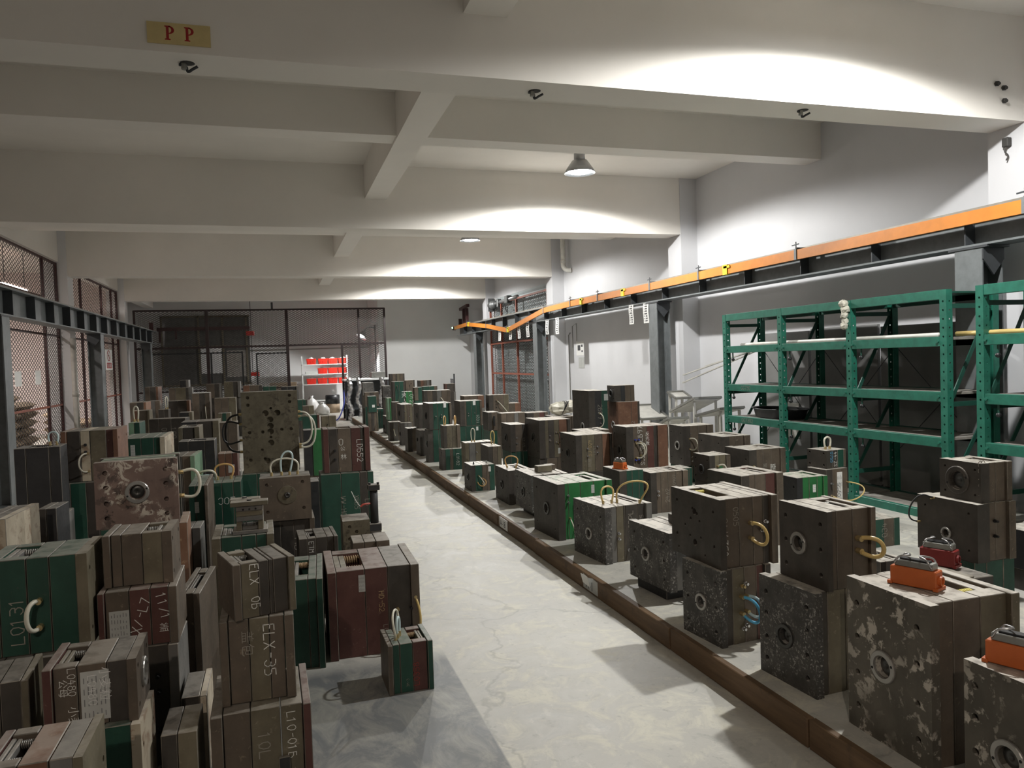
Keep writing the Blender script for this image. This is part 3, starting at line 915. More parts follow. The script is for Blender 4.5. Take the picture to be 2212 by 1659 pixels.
    for (fc, tu, tv, hg, rot, s, *ex) in st.get('txt', ()):
        o0, u, v, n, W_, H_ = face_axes(fc, w, d, h, fins)
        if ex and ex[0] in ('paper', 'ink'): o0 = o0 + n * .0014
        obj('chalk_writing', write(o0 + u * tu * W_ + v * tv * H_, u, v, n, s, hg, rot), ex[0] if ex else 'chalk', t)
    for (fc, su, sv, sw, sh, *ex) in st.get('stk', ()):
        o0, u, v, n, W_, H_ = face_axes(fc, w, d, h, fins)
        p = o0 + u * su * W_ + v * sv * H_
        s_ = obj('sticker', MB().prism([(0, 0), (sw, 0), (sw, sh), (0, sh)], p, u, v, n * .0012), ex[0] if ex else 'paper_old', t)
        if not far:
            pr = MB()
            vert = sh > sw
            L_ = sh if vert else sw
            nl = 6
            for i in range(nl):
                a = (.1 + .145 * i)
                for j in range(4):
                    b0 = .07 + .23 * j
                    b1 = b0 + random.uniform(.06, .17)
                    if vert: pr.prism([(a * sw, b0 * sh), ((a + .035) * sw, b0 * sh), ((a + .035) * sw, b1 * sh), (a * sw, b1 * sh)], p + n * .0012, u, v, n * .0003)
                    else: pr.prism([(b0 * sw, a * sh), (b1 * sw, a * sh), (b1 * sw, (a + .035) * sh), (b0 * sw, (a + .035) * sh)], p + n * .0012, u, v, n * .0003)
            obj('print', pr, 'ink_faint', s_)
    # loose extras: small blocks and rods bolted on (x0,y0,z0,x1,y1,z1 in mould space, fractions of w,d,h then metres)
    for (nm, mat, x0, y0, z0, x1, y1, z1) in st.get('blk', ()):
        obj(nm, MB().cbox(x0, y0, z0, x1, y1, z1, .002), mat, t)
    return t
# position, size and turn of every mould: x, y, z of base centre, width, depth, height, yaw
ROWS = {
'm52': (2.385, 2.318, 0.12, 0.415, 0.42, 0.607, -0.8),
'm53': (2.352, 1.804, 0.12, 0.387, 0.318, 0.48, 1),
'm51': (2.339, 2.935, 0.12, 0.315, 0.368, 0.466, 3.9),
'm50': (2.397, 2.906, 0.586, 0.268, 0.325, 0.352, 0.9),
'm48': (2.288, 3.575, 0.12, 0.33, 0.333, 0.4, 5.7),
'm47': (2.331, 3.661, 0.52, 0.358, 0.487, 0.367, 1.2),
'm49': (2.349, 4.358, 0.19, 0.253, 0.472, 0.367, 4.8),
'm36': (2.43, 5.348, 0.12, 0.407, 0.497, 0.42, 5.7),
'm35': (2.439, 6.194, 0.12, 0.514, 0.534, 0.474, 3.6),
'm34': (2.461, 7.072, 0.18, 0.377, 0.512, 0.358, 0),
'm33': (2.415, 7.845, 0.12, 0.266, 0.509, 0.364, 0),
'm32': (2.27, 8.757, 0.12, 0.286, 0.387, 0.308, 0),
'm39': (3.588, 6.712, 0.12, 0.41, 0.355, 0.397, 0),
'm38': (3.069, 6.483, 0.12, 0.241, 0.41, 0.481, 0),
'm37': (3.754, 7.468, 0.42, 0.494, 0.335, 0.472, 0),
'm30': (3.322, 7.961, 0.38, 0.442, 0.482, 0.412, 0),
'm29': (3.303, 9.166, 0.4, 0.42, 0.531, 0.478, 0),
'm28': (2.973, 9.582, 0.45, 0.221, 0.423, 0.353, 0),
'm27': (2.507, 9.058, 0.12, 0.164, 0.415, 0.481, 0),
'm26': (2.551, 9.917, 0.12, 0.382, 0.26, 0.441, 0),
'm25b': (2.326, 10.565, 0.12, 0.293, 0.26, 0.3, 0),
'm25': (2.351, 10.654, 0.42, 0.241, 0.26, 0.322, 0),
'm12b': (2.347, 11.497, 0.12, 0.365, 0.26, 0.5, 0),
'm12': (2.366, 11.601, 0.62, 0.35, 0.499, 0.4, 0),
'm11b': (2.286, 12.435, 0.12, 0.176, 0.425, 0.422, 0),
'm11': (2.36, 12.856, 0.542, 0.196, 0.56, 0.403, 0),
'm13': (2.248, 13.08, 0.12, 0.28, 0.334, 0.404, 0),
'm10b': (2.272, 14.137, 0.12, 0.206, 0.276, 0.419, 0),
'm10': (2.328, 14.51, 0.539, 0.209, 0.59, 0.33, 0),
'm18b': (2.227, 15.107, 0.12, 0.27, 0.28, 0.374, 0),
'm18': (2.388, 16.776, 0.12, 0.3, 0.589, 0.381, 0),
'm17': (2.27, 18.343, 0.12, 0.28, 0.447, 0.46, 0),
'm19b': (3.474, 13.877, 0.12, 0.499, 0.293, 0.318, 0),
'm19': (3.447, 13.969, 0.438, 0.427, 0.469, 0.464, 0),
'm20': (3.925, 13.63, 0.62, 0.385, 0.26, 0.383, 0),
'm20b': (3.738, 14.796, 0.7, 0.407, 0.392, 0.255, 0),
'm20c': (4.545, 14.631, 0.5, 0.22, 0.26, 0.274, 0),
'm21': (3.355, 12.056, 0.5, 0.189, 0.401, 0.302, 0),
'm21b': (3.491, 11.372, 0.45, 0.385, 0.26, 0.37, 0),
'm21c': (3.956, 11.59, 0.45, 0.35, 0.329, 0.341, 0),
'm22': (4.123, 10.856, 0.45, 0.343, 0.493, 0.317, 0),
'm31': (3.695, 8.716, 0.12, 0.368, 0.348, 0.632, 0),
'm23': (4.211, 9.9, 0.4, 0.291, 0.6, 0.78, 0),
'm24': (4.673, 9.796, 0.35, 0.34, 0.391, 0.658, 0),
'm24b': (4.634, 9.78, 1.008, 0.313, 0.26, 0.229, 0),
'm40': (4.749, 8.093, 0.32, 0.417, 0.32, 0.474, 0),
'm40b': (3.866, 6.802, 0.12, 0.119, 0.26, 0.392, 0),
'm41': (4.785, 7.45, 0.3, 0.363, 0.484, 0.429, 0),
'm42': (4.237, 6.828, 0.34, 0.246, 0.31, 0.275, 0),
'm43': (4.701, 6.754, 0.12, 0.445, 0.412, 0.54, 2),
'm44': (3.564, 5.266, 0.12, 0.397, 0.449, 0.574, 2.8),
'm45': (4.3, 5.537, 0.12, 0.313, 0.33, 0.451, 0),
'm46b': (4.832, 5.832, 0.12, 0.256, 0.26, 0.437, 5.2),
'm46': (4.861, 5.872, 0.557, 0.243, 0.26, 0.166, 6.0),
'm54': (4.359, 4.817, 0.12, 0.37, 0.3, 0.218, 0),
'm55': (3.519, 3.796, 0.12, 0.196, 0.26, 0.24, -0.6),
'm55b': (3.342, 3.386, 0.12, 0.186, 0.298, 0.24, 3.2),
'm56': (4.035, 3.64, 0.36, 0.303, 0.435, 0.347, 0.3),
'm56t': (4.063, 3.59, 0.707, 0.243, 0.296, 0.236, -0.8),
'm58': (4.485, 3.532, 0.25, 0.301, 0.301, 0.246, -0.1),
'f1': (3.051, 20.13, 0.95, 0.39, 0.26, 0.423, 0),
'f2': (2.679, 17.53, 0.7, 0.276, 0.26, 0.528, 0),
'f3': (3.133, 18.63, 0.95, 0.229, 0.26, 0.274, 0),
'f4': (3.878, 20.63, 0.95, 0.358, 0.26, 0.211, 0),
'f5': (2.943, 17.73, 0.62, 0.162, 0.26, 0.362, 0),
'f6': (3.201, 17.93, 0.75, 0.189, 0.26, 0.313, 0),
'f7': (3.764, 19.33, 0.75, 0.373, 0.26, 0.283, 0),
'f8': (4.353, 19.63, 0.85, 0.261, 0.26, 0.218, 0),
'f9': (3.121, 15.33, 0.75, 0.546, 0.26, 0.321, 0),
'f14': (2.278, 16.28, 0.45, 0.1, 0.26, 0.468, 0),
'f14b': (2.318, 15.63, 0.4, 0.14, 0.26, 0.457, 0),
'f15': (2.237, 19.751, 0.85, 0.303, 0.303, 0.332, 0),
'f15b': (2.593, 18.93, 0.8, 0.204, 0.26, 0.298, 0),
'f16': (2.239, 19.03, 0.6, 0.34, 0.26, 0.356, 0),
'f16b': (2.068, 17.53, 0.55, 0.209, 0.26, 0.371, 0),
'L16': (-0.105, 3.143, 0, 0.358, 0.412, 0.38, 0.7),
'L15': (-0.108, 3.166, 0.38, 0.271, 0.3, 0.321, 0),
'L14': (-0.108, 3.162, 0.701, 0.236, 0.263, 0.213, 15.9),
'L18': (0.485, 4.567, 0, 0.514, 0.541, 0.497, -0.9),
'L17': (0.097, 4.524, 0, 0.233, 0.574, 0.494, -3.1),
'L19': (0.583, 3.875, 0, 0.229, 0.26, 0.251, 1.2),
'L24': (0.219, 5.312, 0, 0.251, 0.339, 0.517, 2.2),
'L27': (0.504, 5.589, 0, 0.211, 0.26, 0.545, -0.9),
'L29': (0.553, 5.118, 0, 0.238, 0.26, 0.491, -1.1),
'L26': (0.526, 6.498, 0, 0.427, 0.34, 0.762, 0),
'L25': (0.537, 6.53, 0.762, 0.38, 0.26, 0.364, 0),
'L23': (0.074, 5.798, 0, 0.303, 0.34, 0.558, 0),
'L22': (0.032, 5.75, 0.558, 0.348, 0.26, 0.311, 0),
'L21': (-0.224, 4.877, 0, 0.345, 0.433, 0.674, 0.9),
'L10': (-0.572, 3.578, 0, 0.278, 0.305, 0.51, -0.9),
'L9': (-0.585, 3.611, 0.51, 0.301, 0.36, 0.241, 1.0),
'L8': (-0.584, 3.631, 0.751, 0.268, 0.261, 0.22, -0.4),
'L6': (-0.599, 2.885, 0, 0.251, 0.276, 0.485, -0.5),
'L5': (-0.627, 2.912, 0.485, 0.281, 0.268, 0.208, 0.8),
'L4': (-0.642, 2.322, 0, 0.248, 0.26, 0.658, 0.0),
'L2': (-0.949, 3.433, 0, 0.308, 0.26, 0.563, 0.9),
'L1': (-0.926, 3.513, 0.563, 0.363, 0.333, 0.378, 1.0),
'L3': (-0.914, 2.984, 0, 0.157, 0.26, 0.642, 5.3),
'L12': (-0.371, 3.44, 0, 0.1, 0.3, 0.327, 0.0),
'L13': (-0.382, 3.024, 0, 0.122, 0.26, 0.362, 0),
'L11': (-0.412, 4.052, 0, 0.1, 0.5, 0.608, -4),
'L40': (-0.734, 4.754, 0, 0.437, 0.36, 0.799, 3),
'L30': (-0.761, 4.724, 0.799, 0.415, 0.27, 0.364, 3),
'L41': (-0.529, 5.131, 0, 0.1, 0.26, 0.681, -1.4),
'L38': (-0.516, 5.576, 0, 0.119, 0.554, 0.897, 0.4),
'L31': (-0.69, 6.2, 0.55, 0.214, 0.39, 0.471, -3.0),
'L39': (-0.388, 6.355, 0, 0.196, 0.395, 0.784, 0),
'L42b': (-0.077, 6.906, 0, 0.459, 0.34, 0.757, 0),
'L42': (-0.064, 6.934, 0.757, 0.459, 0.26, 0.688, 1),
'L35': (-1.368, 6.35, 0, 0.318, 0.4, 0.86, 0),
'L32': (-1.318, 6.402, 0.86, 0.373, 0.405, 0.373, 0),
'L34': (-1.529, 5.823, 0.72, 0.268, 0.26, 0.453, 3.0),
'L36': (-1.359, 4.537, 0, 0.144, 0.467, 0.946, -3.0),
'L37': (-1.299, 5.132, 0, 0.1, 0.26, 0.872, -2.9),
'L33': (-1.122, 7.5, 0.55, 0.355, 0.601, 0.526, 0),
'L43': (-0.76, 8.062, 0.45, 0.328, 0.323, 0.513, 0),
'L44': (-0.958, 9.437, 0.6, 0.221, 0.473, 0.406, 0),
'L45': (-0.912, 10.233, 0.55, 0.432, 0.467, 0.466, 0),
'L46': (-1.394, 11.161, 0.5, 0.464, 0.26, 0.513, -8),
'L47': (-0.527, 9.14, 0.5, 0.184, 0.281, 0.553, 0),
'L47b': (-0.498, 8.313, 0, 0.189, 0.26, 0.794, 0),
'L48': (-1.414, 8.794, 0.6, 0.107, 0.389, 0.526, 0),
'L50': (0.291, 7.258, 0, 0.22, 0.3, 0.6, 0),
'g1': (-2.51, 17.8, 0.95, 0.258, 0.6, 0.369, 0),
'g2': (-1.945, 17.63, 0.95, 0.462, 0.26, 0.33, 0),
'g3': (-1.892, 17.89, 1.28, 0.184, 0.379, 0.157, 0),
'g4': (-1.428, 19.63, 0.95, 0.34, 0.26, 0.35, 0),
'g5': (-1.015, 19.693, 0.95, 0.377, 0.386, 0.384, 0),
'g6': (-0.521, 18.671, 0.85, 0.415, 0.343, 0.397, 0),
'g7': (-0.147, 18.711, 0.85, 0.298, 0.423, 0.359, 0),
'g8': (0.302, 18.754, 0.85, 0.395, 0.508, 0.335, 0),
'g9': (-2.259, 14.487, 0.62, 0.256, 0.573, 0.507, 0),
'g10': (-2.141, 15.33, 0.62, 0.186, 0.26, 0.487, 0),
'g11': (-1.732, 15.332, 0.62, 0.37, 0.263, 0.471, 0),
'g12': (-1.314, 15.024, 0.62, 0.296, 0.448, 0.602, 0),
'g13': (-0.894, 14.776, 0.62, 0.368, 0.351, 0.506, 0),
'g14': (-1.873, 12.137, 0.5, 0.231, 0.274, 0.59, 0),
'g15': (-1.761, 13.534, 0.62, 0.159, 0.268, 0.406, 0),
'g16': (-1.388, 13.13, 0.62, 0.196, 0.26, 0.364, 0),
'g17': (-0.792, 12.73, 0.62, 0.189, 0.26, 0.341, 0),
'g18': (0.516, 16.816, 0.5, 0.199, 0.433, 0.444, 0),
'g19': (0.599, 15.978, 0.4, 0.22, 0.26, 0.448, 0),
'g20': (0.487, 12.13, 0.4, 0.253, 0.26, 0.5, 0),
'g21': (0.764, 12.33, 0.4, 0.226, 0.26, 0.459, 0),
'g22': (0.407, 9.73, 0.3, 0.231, 0.26, 0.567, 0),
}
# moulds that stand on a lower one which the rows in front mostly hide
RAISED = ['m37', 'm30', 'm29', 'm28', 'm20', 'm20b', 'm20c', 'm21', 'm21b', 'm21c', 'm22', 'm23', 'm24', 'm40', 'm41', 'm42', 'm56', 'm58', 'f1', 'f2', 'f3', 'f4', 'f5', 'f6', 'f7', 'f8', 'f9', 'f14', 'f14b', 'f15', 'f15b', 'f16', 'f16b', 'L31', 'L34', 'L33', 'L43', 'L44', 'L45', 'L46', 'L47', 'L48', 'g1', 'g2', 'g4', 'g5', 'g6', 'g7', 'g8', 'g9', 'g10', 'g11', 'g12', 'g13', 'g14', 'g15', 'g16', 'g17', 'g18', 'g19', 'g20', 'g21', 'g22']
GR, GL = 'moulds standing on the right platform', 'moulds standing in the left rows'
STY = {
'm52': dict(l='largest near mould with blotchy pale stained face and orange connector on top', p='bl1^ bn2 bn3 ol3* ol1^', holes='l8', ring=('l', .46, .5, .062), br=.013, spr='spring_yellow', txt=[('f', .72, .72, .035, -60, '0', 'chalk_dim')]),
'm53': dict(l='mould cut off at the bottom right corner under an orange connector', p='bl1^ bn2 bn3 bn2 bn1^', holes='l8', ring=('l', .5, .45, .06), br=.013),
'm51': dict(l='tall speckled dark mould with black bore under the mould with brass ring', p='sp1^ dk1 ol2.4 ol2 dk1^', holes='l8', ring=('l', .47, .47, .056, 'bush'), br=.013),
'm50': dict(l='brown mould with plain steel ring and one thick golden hose loop', p='dk1^ bn1.2 bn3 bn3* bn1^', holes='l6', ring=('l', .42, .5, .052), br=.011, hose=[('f', .66, .62, .66, .46, .09, 'hose_gold', .06, -.01, .010)]),
'm48': dict(l='speckled steel mould with blue and pale hoses beneath the mould chalked PVC', p='sp1^ dk1.2 ol2 bn2 rd1.2 dk1^', holes='l6', ring=('l', .5, .5, .046), br=.011, hose=[('f', .42, .62, .42, .40, .09, 'hose_blue', .05, -.04, .008), ('f', .52, .62, .52, .42, .08, 'hose_pale', .04, -.02, .008)], fit=[('f', .44, .76, 'brass'), ('f', .5, .79), ('f', .44, .2), ('f', .5, .24)], stk=[('f', .66, .25, .04, .03, 'rs')]),
'm47': dict(l='dark mould chalked 0529 PVC with yellow spring slot and golden hose', p='dk1^ bn2.4* bn2.2 bn1.6 dk1 bn1^', holes='ltwo', br=.010, spr='spring_yellow', hose=[('f', .55, .62, .55, .40, .08, 'hose_gold', .05, -.03, .009)], fit=[('f', .8, .62), ('f', .74, .5)], txt=[('f', .17, .18, .035, 90, '0529'), ('f', .17, .52, .03, 90, 'PVC', 'chalk_dim'), ('f', .27, .86, .03, -90, '0505', 'chalk_dim')]),
'm49': dict(l='grey speckled mould with shiny ring standing on a low black block', p='sp1.2^ gy2 dk1.5 dk1^', holes='l6', ring=('l', .43, .5, .047), br=.011, fit=[('f', .45, .8), ('f', .5, .72, 'hose_blue')], hose=[('f', .6, .62, .62, .3, .07, 'hose_blue', .0, -.02)]),
'm36': dict(l='grey mould with two tall golden hose arches over its top', p='sp1.1^ gy1 ol1.2 dk.3 dk2 dk1.2* gy1^', holes='l6', ring=('l', .5, .44, .048), br=.011, hose=[('t', .18, .3, .36, .30, .13, 'hose_gold'), ('t', .46, .28, .78, .06, .17, 'hose_gold', .05, -.06)], fit=[('f', .3, .52), ('f', .3, .42), ('f', .62, .52), ('f', .62, .36), ('f', .5, .2)], txt=[('f', .62, .5, .04, 90, '48BPL', 'chalk_dim'), ('f', .84, .62, .03, 90, 'S75', 'chalk_dim')]),
'm35': dict(l='big bright green mould with dark round bore facing the aisle', p='dk1.2^ bg.7 bg2 bg2.2 bg2* bg1^', holes='l4', ring=('l', .55, .5, .056, 'bush'), br=.010, stk=[('f', .63, .78, .03, .07)], fit=[('f', .2, .78), ('f', .2, .66)], hose=[('f', .22, .38, .3, .14, .05, 'hose_white', .0, -.03, .005)], blk=[('bracket', 'bg', -.09, -.278, .17, .06, -.268, .33)], dust=1),
'm34': dict(l='pale speckled mould with two loose steel blocks lying on it', p='sp1.1^ gy1.4 dk.2 dk2 dk1.6 gy1^', holes='l6', ring=('l', .5, .46, .05, 'bush'), br=.010),
'm33': dict(l='dark plain mould with one amber hose arch on its top', p='dk1.2^ dk1.4 bn1.8* bn1^', holes='l4', ring=('l', .5, .5, .047, 'bush'), br=.009, hose=[('t', .2, .42, .5, .3, .13, 'hose_amber')]),
'm32': dict(l='small green mould with tangled pale hoses nearest to the kerb', p='dk.9 gn1.6 bn1 bn.6 gn1.2', holes='l4', ring=('l', .55, .5, .04, 'bush'), br=.009, hose=[('f', .3, .6, .45, .3, .06, 'hose_white', .03, -.04, .005), ('f', .25, .35, .42, .5, .07, 'hose_amber', .05, -.05, .005)], stk=[('f', .73, .72, .03, .06, 'paper')], fit=[('t', .2, .3, 'hose_black'), ('t', .75, .3)]),
'm39': dict(l='brown mould with two pairs of fittings beyond the golden hose arches', p='dk1.1^ bn.9 bn1.3 bn1.4 bn1.2* bn1^', holes='l4', ring=('l', .5, .45, .06, 'bush'), br=.009, fit=[('f', .2, .54), ('f', .2, .44), ('f', .58, .56), ('f', .58, .38)], txt=[('f', .68, .6, .03, 90, '10907', 'chalk_dim'), ('f', .5, .25, .04, 90, '24^2', 'chalk_dim')]),
'm38': dict(l='dark and green mould carrying the small orange connector', p='dk1.2 gn1 gn1.2 gn.8', txt=[('f', .6, .15, .03, 90, '05', 'chalk_dim')]),
'm37': dict(l='tall brown mould chalked L697 with looped pale hoses and blue fittings', p='dk1.1^ bn1 bn1.2 rd1.1 dk.5 rs1.6^', holes='l6', ring=('l', .5, .45, .056, 'bush'), br=.01, hose=[('f', .24, .62, .24, .3, .09, 'hose_white', .06, 0), ('f', .34, .62, .34, .34, .07, 'hose_white', .04, 0)], fit=[('f', .22, .7, 'blue'), ('f', .3, .7, 'blue'), ('f', .22, .24, 'blue'), ('f', .3, .24, 'blue')], txt=[('f', .4, .66, .05, 90, 'L697'), ('f', .44, .12, .045, 90, 'SJZ-96F'), ('f', .47, .78, .05, 0, '反\n光\n板')]),
'm30': dict(l='olive mould chalked SJ-009 with small round bore', p='dk1.3^ ol1.3 ol1.6 bn1.6 rs1.6 dk.5^', holes='l6', ring=('l', .5, .48, .048, 'bush'), br=.01, fit=[('f', .33, .62), ('f', .33, .42), ('f', .6, .66), ('f', .6, .5)], txt=[('f', .44, .42, .035, 90, 'SJ-009', 'chalk_gold'), ('f', .42, .12, .05, 90, '风座', 'chalk_dim'), ('f', .56, .45, .03, 90, 'L697', 'chalk_dim')]),
'm29': dict(l='tall mould of alternating dark, olive and rust plates with faint ring', p='dk1.2^ ol.7 dk1.1 ol1 rs1.6 dk.6^', holes='l6', ring=('l', .55, .52, .062, 'bush'), br=.009, fit=[('f', .35, .58), ('f', .35, .46), ('f', .55, .66), ('f', .55, .4)], stk=[('f', .6, .1, .035, .07, 'paper_old')], hose=[('f', .6, .66, .6, .38, .06, 'hose_black', .03, 0, .005)]),
'm28': dict(l='squat dark mould raised on another beside the alternating plate mould', p='dk1.3^ bn1.8 dk1', holes='l4', ring=('l', .52, .48, .05, 'bush'), fit=[('f', .4, .5), ('f', .4, .3)], txt=[('f', .75, .5, .03, -90, 'SZ-15', 'chalk_dim')]),
'm27': dict(l='brown mould with golden hoses rising from its back', p='dk1 bn1.2 ol1', hose=[('t', .7, .7, .9, .7, .16, 'hose_gold')], fit=[('f', .5, .3)]),
'm26': dict(l='bright streaked steel mould with one tall pale hose loop', p='ol.6 gy1 ol.8 gy.9 bn1^', hose=[('t', .3, .4, .4, .4, .18, 'hose_white')], fit=[('f', .4, .7)]),
'm25b': dict(l='green mould chalked L0182 under the small rusty mould', p='dk.7 gn1 bn.6 gn2', holes='l4', txt=[('f', .7, .75, .04, -90, 'L0182')]),
'm25': dict(l='small rusty mould with two amber hose arches on top', p='dk.8 mo1.4 mo1.2 bn.9^', hose=[('t', .1, .3, .25, .6, .13, 'hose_amber'), ('t', .72, .2, .85, .5, .13, 'hose_amber')]),
'm12b': dict(l='green mould on the platform carrying the green mould with black bore', p='dk1.2 gn1.4 gn2 gn1', holes='l4', ring=('l', .55, .55, .05, 'bush'), far=1),
'm12': dict(l='green mould with black bore and white sticker, upper of its pair', p='dk1.1^ gn1.3 gn1.5 gn1.6 bn.6^', holes='l4', ring=('l', .5, .5, .055, 'hole'), stk=[('f', .66, .82, .04, .08, 'paper')], fit=[('f', .3, .5), ('f', .55, .55), ('f', .55, .45)]),
'm11b': dict(l='dark ribbed mould below the dark green ring mould', p='dk1 dk1.2 dk1', holes='l4', ring=('l', .4, .6, .03, 'hole')),
'm11': dict(l='dark green faced mould with round ring stacked beside the white sticker mould', p='dk1.1 gn1.2 gn1.2', holes='l4', ring=('l', .55, .5, .05, 'bush')),
'm13': dict(l='low brown mould with cream top between two stacks near the kerb', p='dk1 bn1.4 bn1'),
'm10b': dict(l='bare steel mould under the streaked brown and cream mould', p='dk1 gy1 gy1.2', holes='l4', ring=('l', .5, .5, .04, 'hole')),
'm10': dict(l='streaked brown and cream mould stacked near the kerb', p='dk1.1 ol1 bn1 ol1.1', holes='l4', ring=('l', .5, .45, .05, 'hole'), fit=[('f', .3, .6), ('f', .7, .3)]),
'm18b': dict(l='small grey mould with pale hose close to the kerb', p='dk.8 gy1 bn1', hose=[('f', .3, .6, .4, .3, .05, 'hose_white', 0, -.03)]),
'm18': dict(l='dark drilled plate mould standing alone near the kerb', p='dk1.4 dk1 gn1', holes='l6', ring=('l', .35, .35, .05, 'hole')),
'm17': dict(l='dark green mould at the far kerb end', p='dk1 gn1.5 gn1', stk=[('f', .35, .85, .05, .04, 'or')]),
'm19b': dict(l='green mould beneath the tall green three plate mould', p='gn1 gn1.3 gn1.5 gn.8^', stk=[('f', .62, .7, .04, .07, 'paper')]),
'm19': dict(l='tall green three plate mould behind the rusty small mould', p='dk1.2^ bn.4 gn1.3 gn1.2 gn1 bn.5^', holes='l4', stk=[('f', .6, .82, .05, .09, 'paper')], fit=[('f', .38, .5), ('f', .38, .4), ('f', .66, .5)], txt=[('f', .86, .1, .05, 90, '1021')]),
'm20': dict(l='brown mould with rows of small holes and pale hoses across it', p='dk1 bn1.2 bn1.3 ol1.2', holes='l4', ring=('l', .6, .5, .05, 'hole'), fit=[('f', .36, .7, 'hole'), ('f', .36, .55, 'hole'), ('f', .36, .4, 'hole'), ('f', .5, .6, 'hole')], hose=[('f', .4, .7, .9, .1, .1, 'hose_white')]),
'm20b': dict(l='flat brown mould behind the tall green three plate mould', p='bn1 bn1.4 rs1.2'),
'm20c': dict(l='small brown mould in front of the roller shutter', p='bn1 rs1'),
'm21': dict(l='dark mould with an upright slot in its face', p='dk1 bn1.6 dk.6', blk=[('slot_insert', 'hole', -.02, -.2205, .08, .01, -.2, .24)]),
'm21b': dict(l='brown mould with a bright silver streak', p='bn1 bn1.4 gy.8 bn1.2', fit=[('f', .2, .4)]),
'm21c': dict(l='low dark mould with rust plate beside the silver streaked mould', p='dk1.2 bn1 rd1 bn.6^', fit=[('f', .35, .4)]),
'm22': dict(l='low dark mould before the tall green and black mould', p='dk1^ dk1.4 bn1* bn1^', hose=[('l', .6, .3, .8, .2, .1, 'hose_white')]),
'm31': dict(l='flat topped mould hidden behind the mould chalked SJ-009', p='dk1 bn1.3 bn1.2* bn1^'),
'm23': dict(l='tall green and black mould with chrome half rings', p='dk1.6^ bk1.8 gn1.6', holes='l4', ring=('l', .6, .35, .06), fit=[('f', .5, .6), ('f', .6, .42), ('f', .5, .2)], hose=[('f', .55, .6, .55, .35, .06, 'hose_white', .04, 0)], stk=[('f', .82, .82, .06, .09, 'paper_old')], txt=[('f', .5, .75, .06, -90, '2669', 'chalk_dim'), ('f', .85, .15, .09, 0, '\n上\n盖', 'chalk')]),
'm24': dict(l='rusty orange brown mould with ring under the small dark mould', p='rs1.5^ rs2 rs1.6 dk.5', holes='l4', ring=('l', .55, .5, .055), txt=[('f', .45, .3, .05, 90, 'L001'), ('f', .75, .2, .05, 90, '588512', 'chalk_dim')]),
'm24b': dict(l='small dark mould topping the rusty orange brown mould', p='dk1.3 bk1 bn1.2 bn.8', holes='l4', ring=('l', .55, .5, .055, 'bush')),
'm40': dict(l='brown mould with round bore and curled pale hose before the green rack', p='dk1.2^ bn1.4 bn1.2 bn1^', holes='l4', ring=('l', .6, .5, .055), hose=[('f', .22, .68, .22, .42, .09, 'hose_white', .06, 0)], fit=[('f', .25, .8)], txt=[('f', .3, .1, .06, 0, '2', 'chalk'), ('f', .62, .1, .04, 90, '5555')]),
'm40b': dict(l='small green topped mould between two brown moulds', p='gn1 gn1.4 gn1'),
'm41': dict(l='plain dark mould with long slot in its top', p='dk1.3^ bn1.2 bn1.4* bn1^', holes='l4', ring=('l', .6, .2, .05)),
'm42': dict(l='small square dark mould with green tagged front hose', p='dk1.1^ ol1 ol1.2 bn.8^', holes='l6', ring=('l', .5, .45, .05, 'bush'), hose=[('f', .4, .6, .5, .3, .06, 'hose_white', .05, .03)], stk=[('f', .45, .4, .05, .05, 'bg')]),
'm43': dict(l='brown mould with white painted characters reading up its side', p='dk1.2^ bn1.2 bn1.3 bn1.4* bn.8^', holes='l4', hose=[('f', .12, .7, .35, .3, .07, 'hose_white', .02, 0)], fit=[('f', .5, .42, 'blue')], txt=[('f', .74, .3, .075, 90, '透明罩'), ('f', .5, .55, .05, 90, '上盖', 'chalk_dim')]),
'm44': dict(l='wide low brown mould with slot in front of the characters mould', p='dk1.2^ bn1 bn1.5 rd1.4* bn1^', txt=[('f', .2, .5, .06, 90, 'USI', 'chalk_dim'), ('f', .45, .5, .05, 90, 'NPH', 'chalk_dim'), ('f', .75, .35, .06, 90, '1060', 'chalk_red')], fit=[('f', .5, .3)]),
'm45': dict(l='small bright green mould with white paper tag near the rack', p='bk1.1^ bg1.4 bg1.5 bg1* bg.8^', holes='l4', stk=[('f', .55, .7, .03, .065, 'paper')], fit=[('f', .4, .35, 'blue')], txt=[('f', .6, .28, .06, -90, 'LC')]),
'm46b': dict(l='brown mould with long white L0755 label under the chrome looped mould', p='dk1 bn1.2 bn1.2', stk=[('f', .5, .28, .062, .28, 'paper')], fit=[('f', .2, .7), ('f', .2, .45)], hose=[('f', .2, .45, .95, .7, .16, 'hose_gold', .1, -.05, .006)], txt=[('f', .66, .34, .038, 90, 'L0755', 'ink')]),
'm46': dict(l='small dark mould with one tall chrome loop on top, below the rack', p='dk1.2 dk1 gn1.2 bn.5', holes='l4', hose=[('t', .34, .4, .56, .4, .11, 'hose_white', 0, 0, .009)], txt=[('f', .2, .9, .03, -90, '0755', 'hose_blue'), ('f', .52, .08, .033, 90, 'SZ-44')]),
'm54': dict(l='low green mould chalked 034 on the open platform', p='bn1 gn1.6 bn1.1 gn.7', txt=[('f', .66, .35, .045, 90, '034', 'chalk_dim')]),
'm55': dict(l='low mould with brass pin behind the large blotchy mould', p='dk1 gy1.4 gy1.2* gy.8^', spr='spring_brown'),
'm55b': dict(l='low slotted mould just behind the orange connector', p='dk1 gy1.2 ol1.4* gy1^'),
'm56': dict(l='wide dark brown mould with black cable, lower of the right edge pair', p='dk1.6^ bn1.2 bn1.4 bn.9^', holes='l4', ring=('l', .5, .4, .036), br=.008, hose=[('l', .05, .5, .3, .98, .12, 'hose_black', 0, .05, .005)], fit=[('f', .5, .68, 'hole'), ('f', .5, .42, 'hole')]),
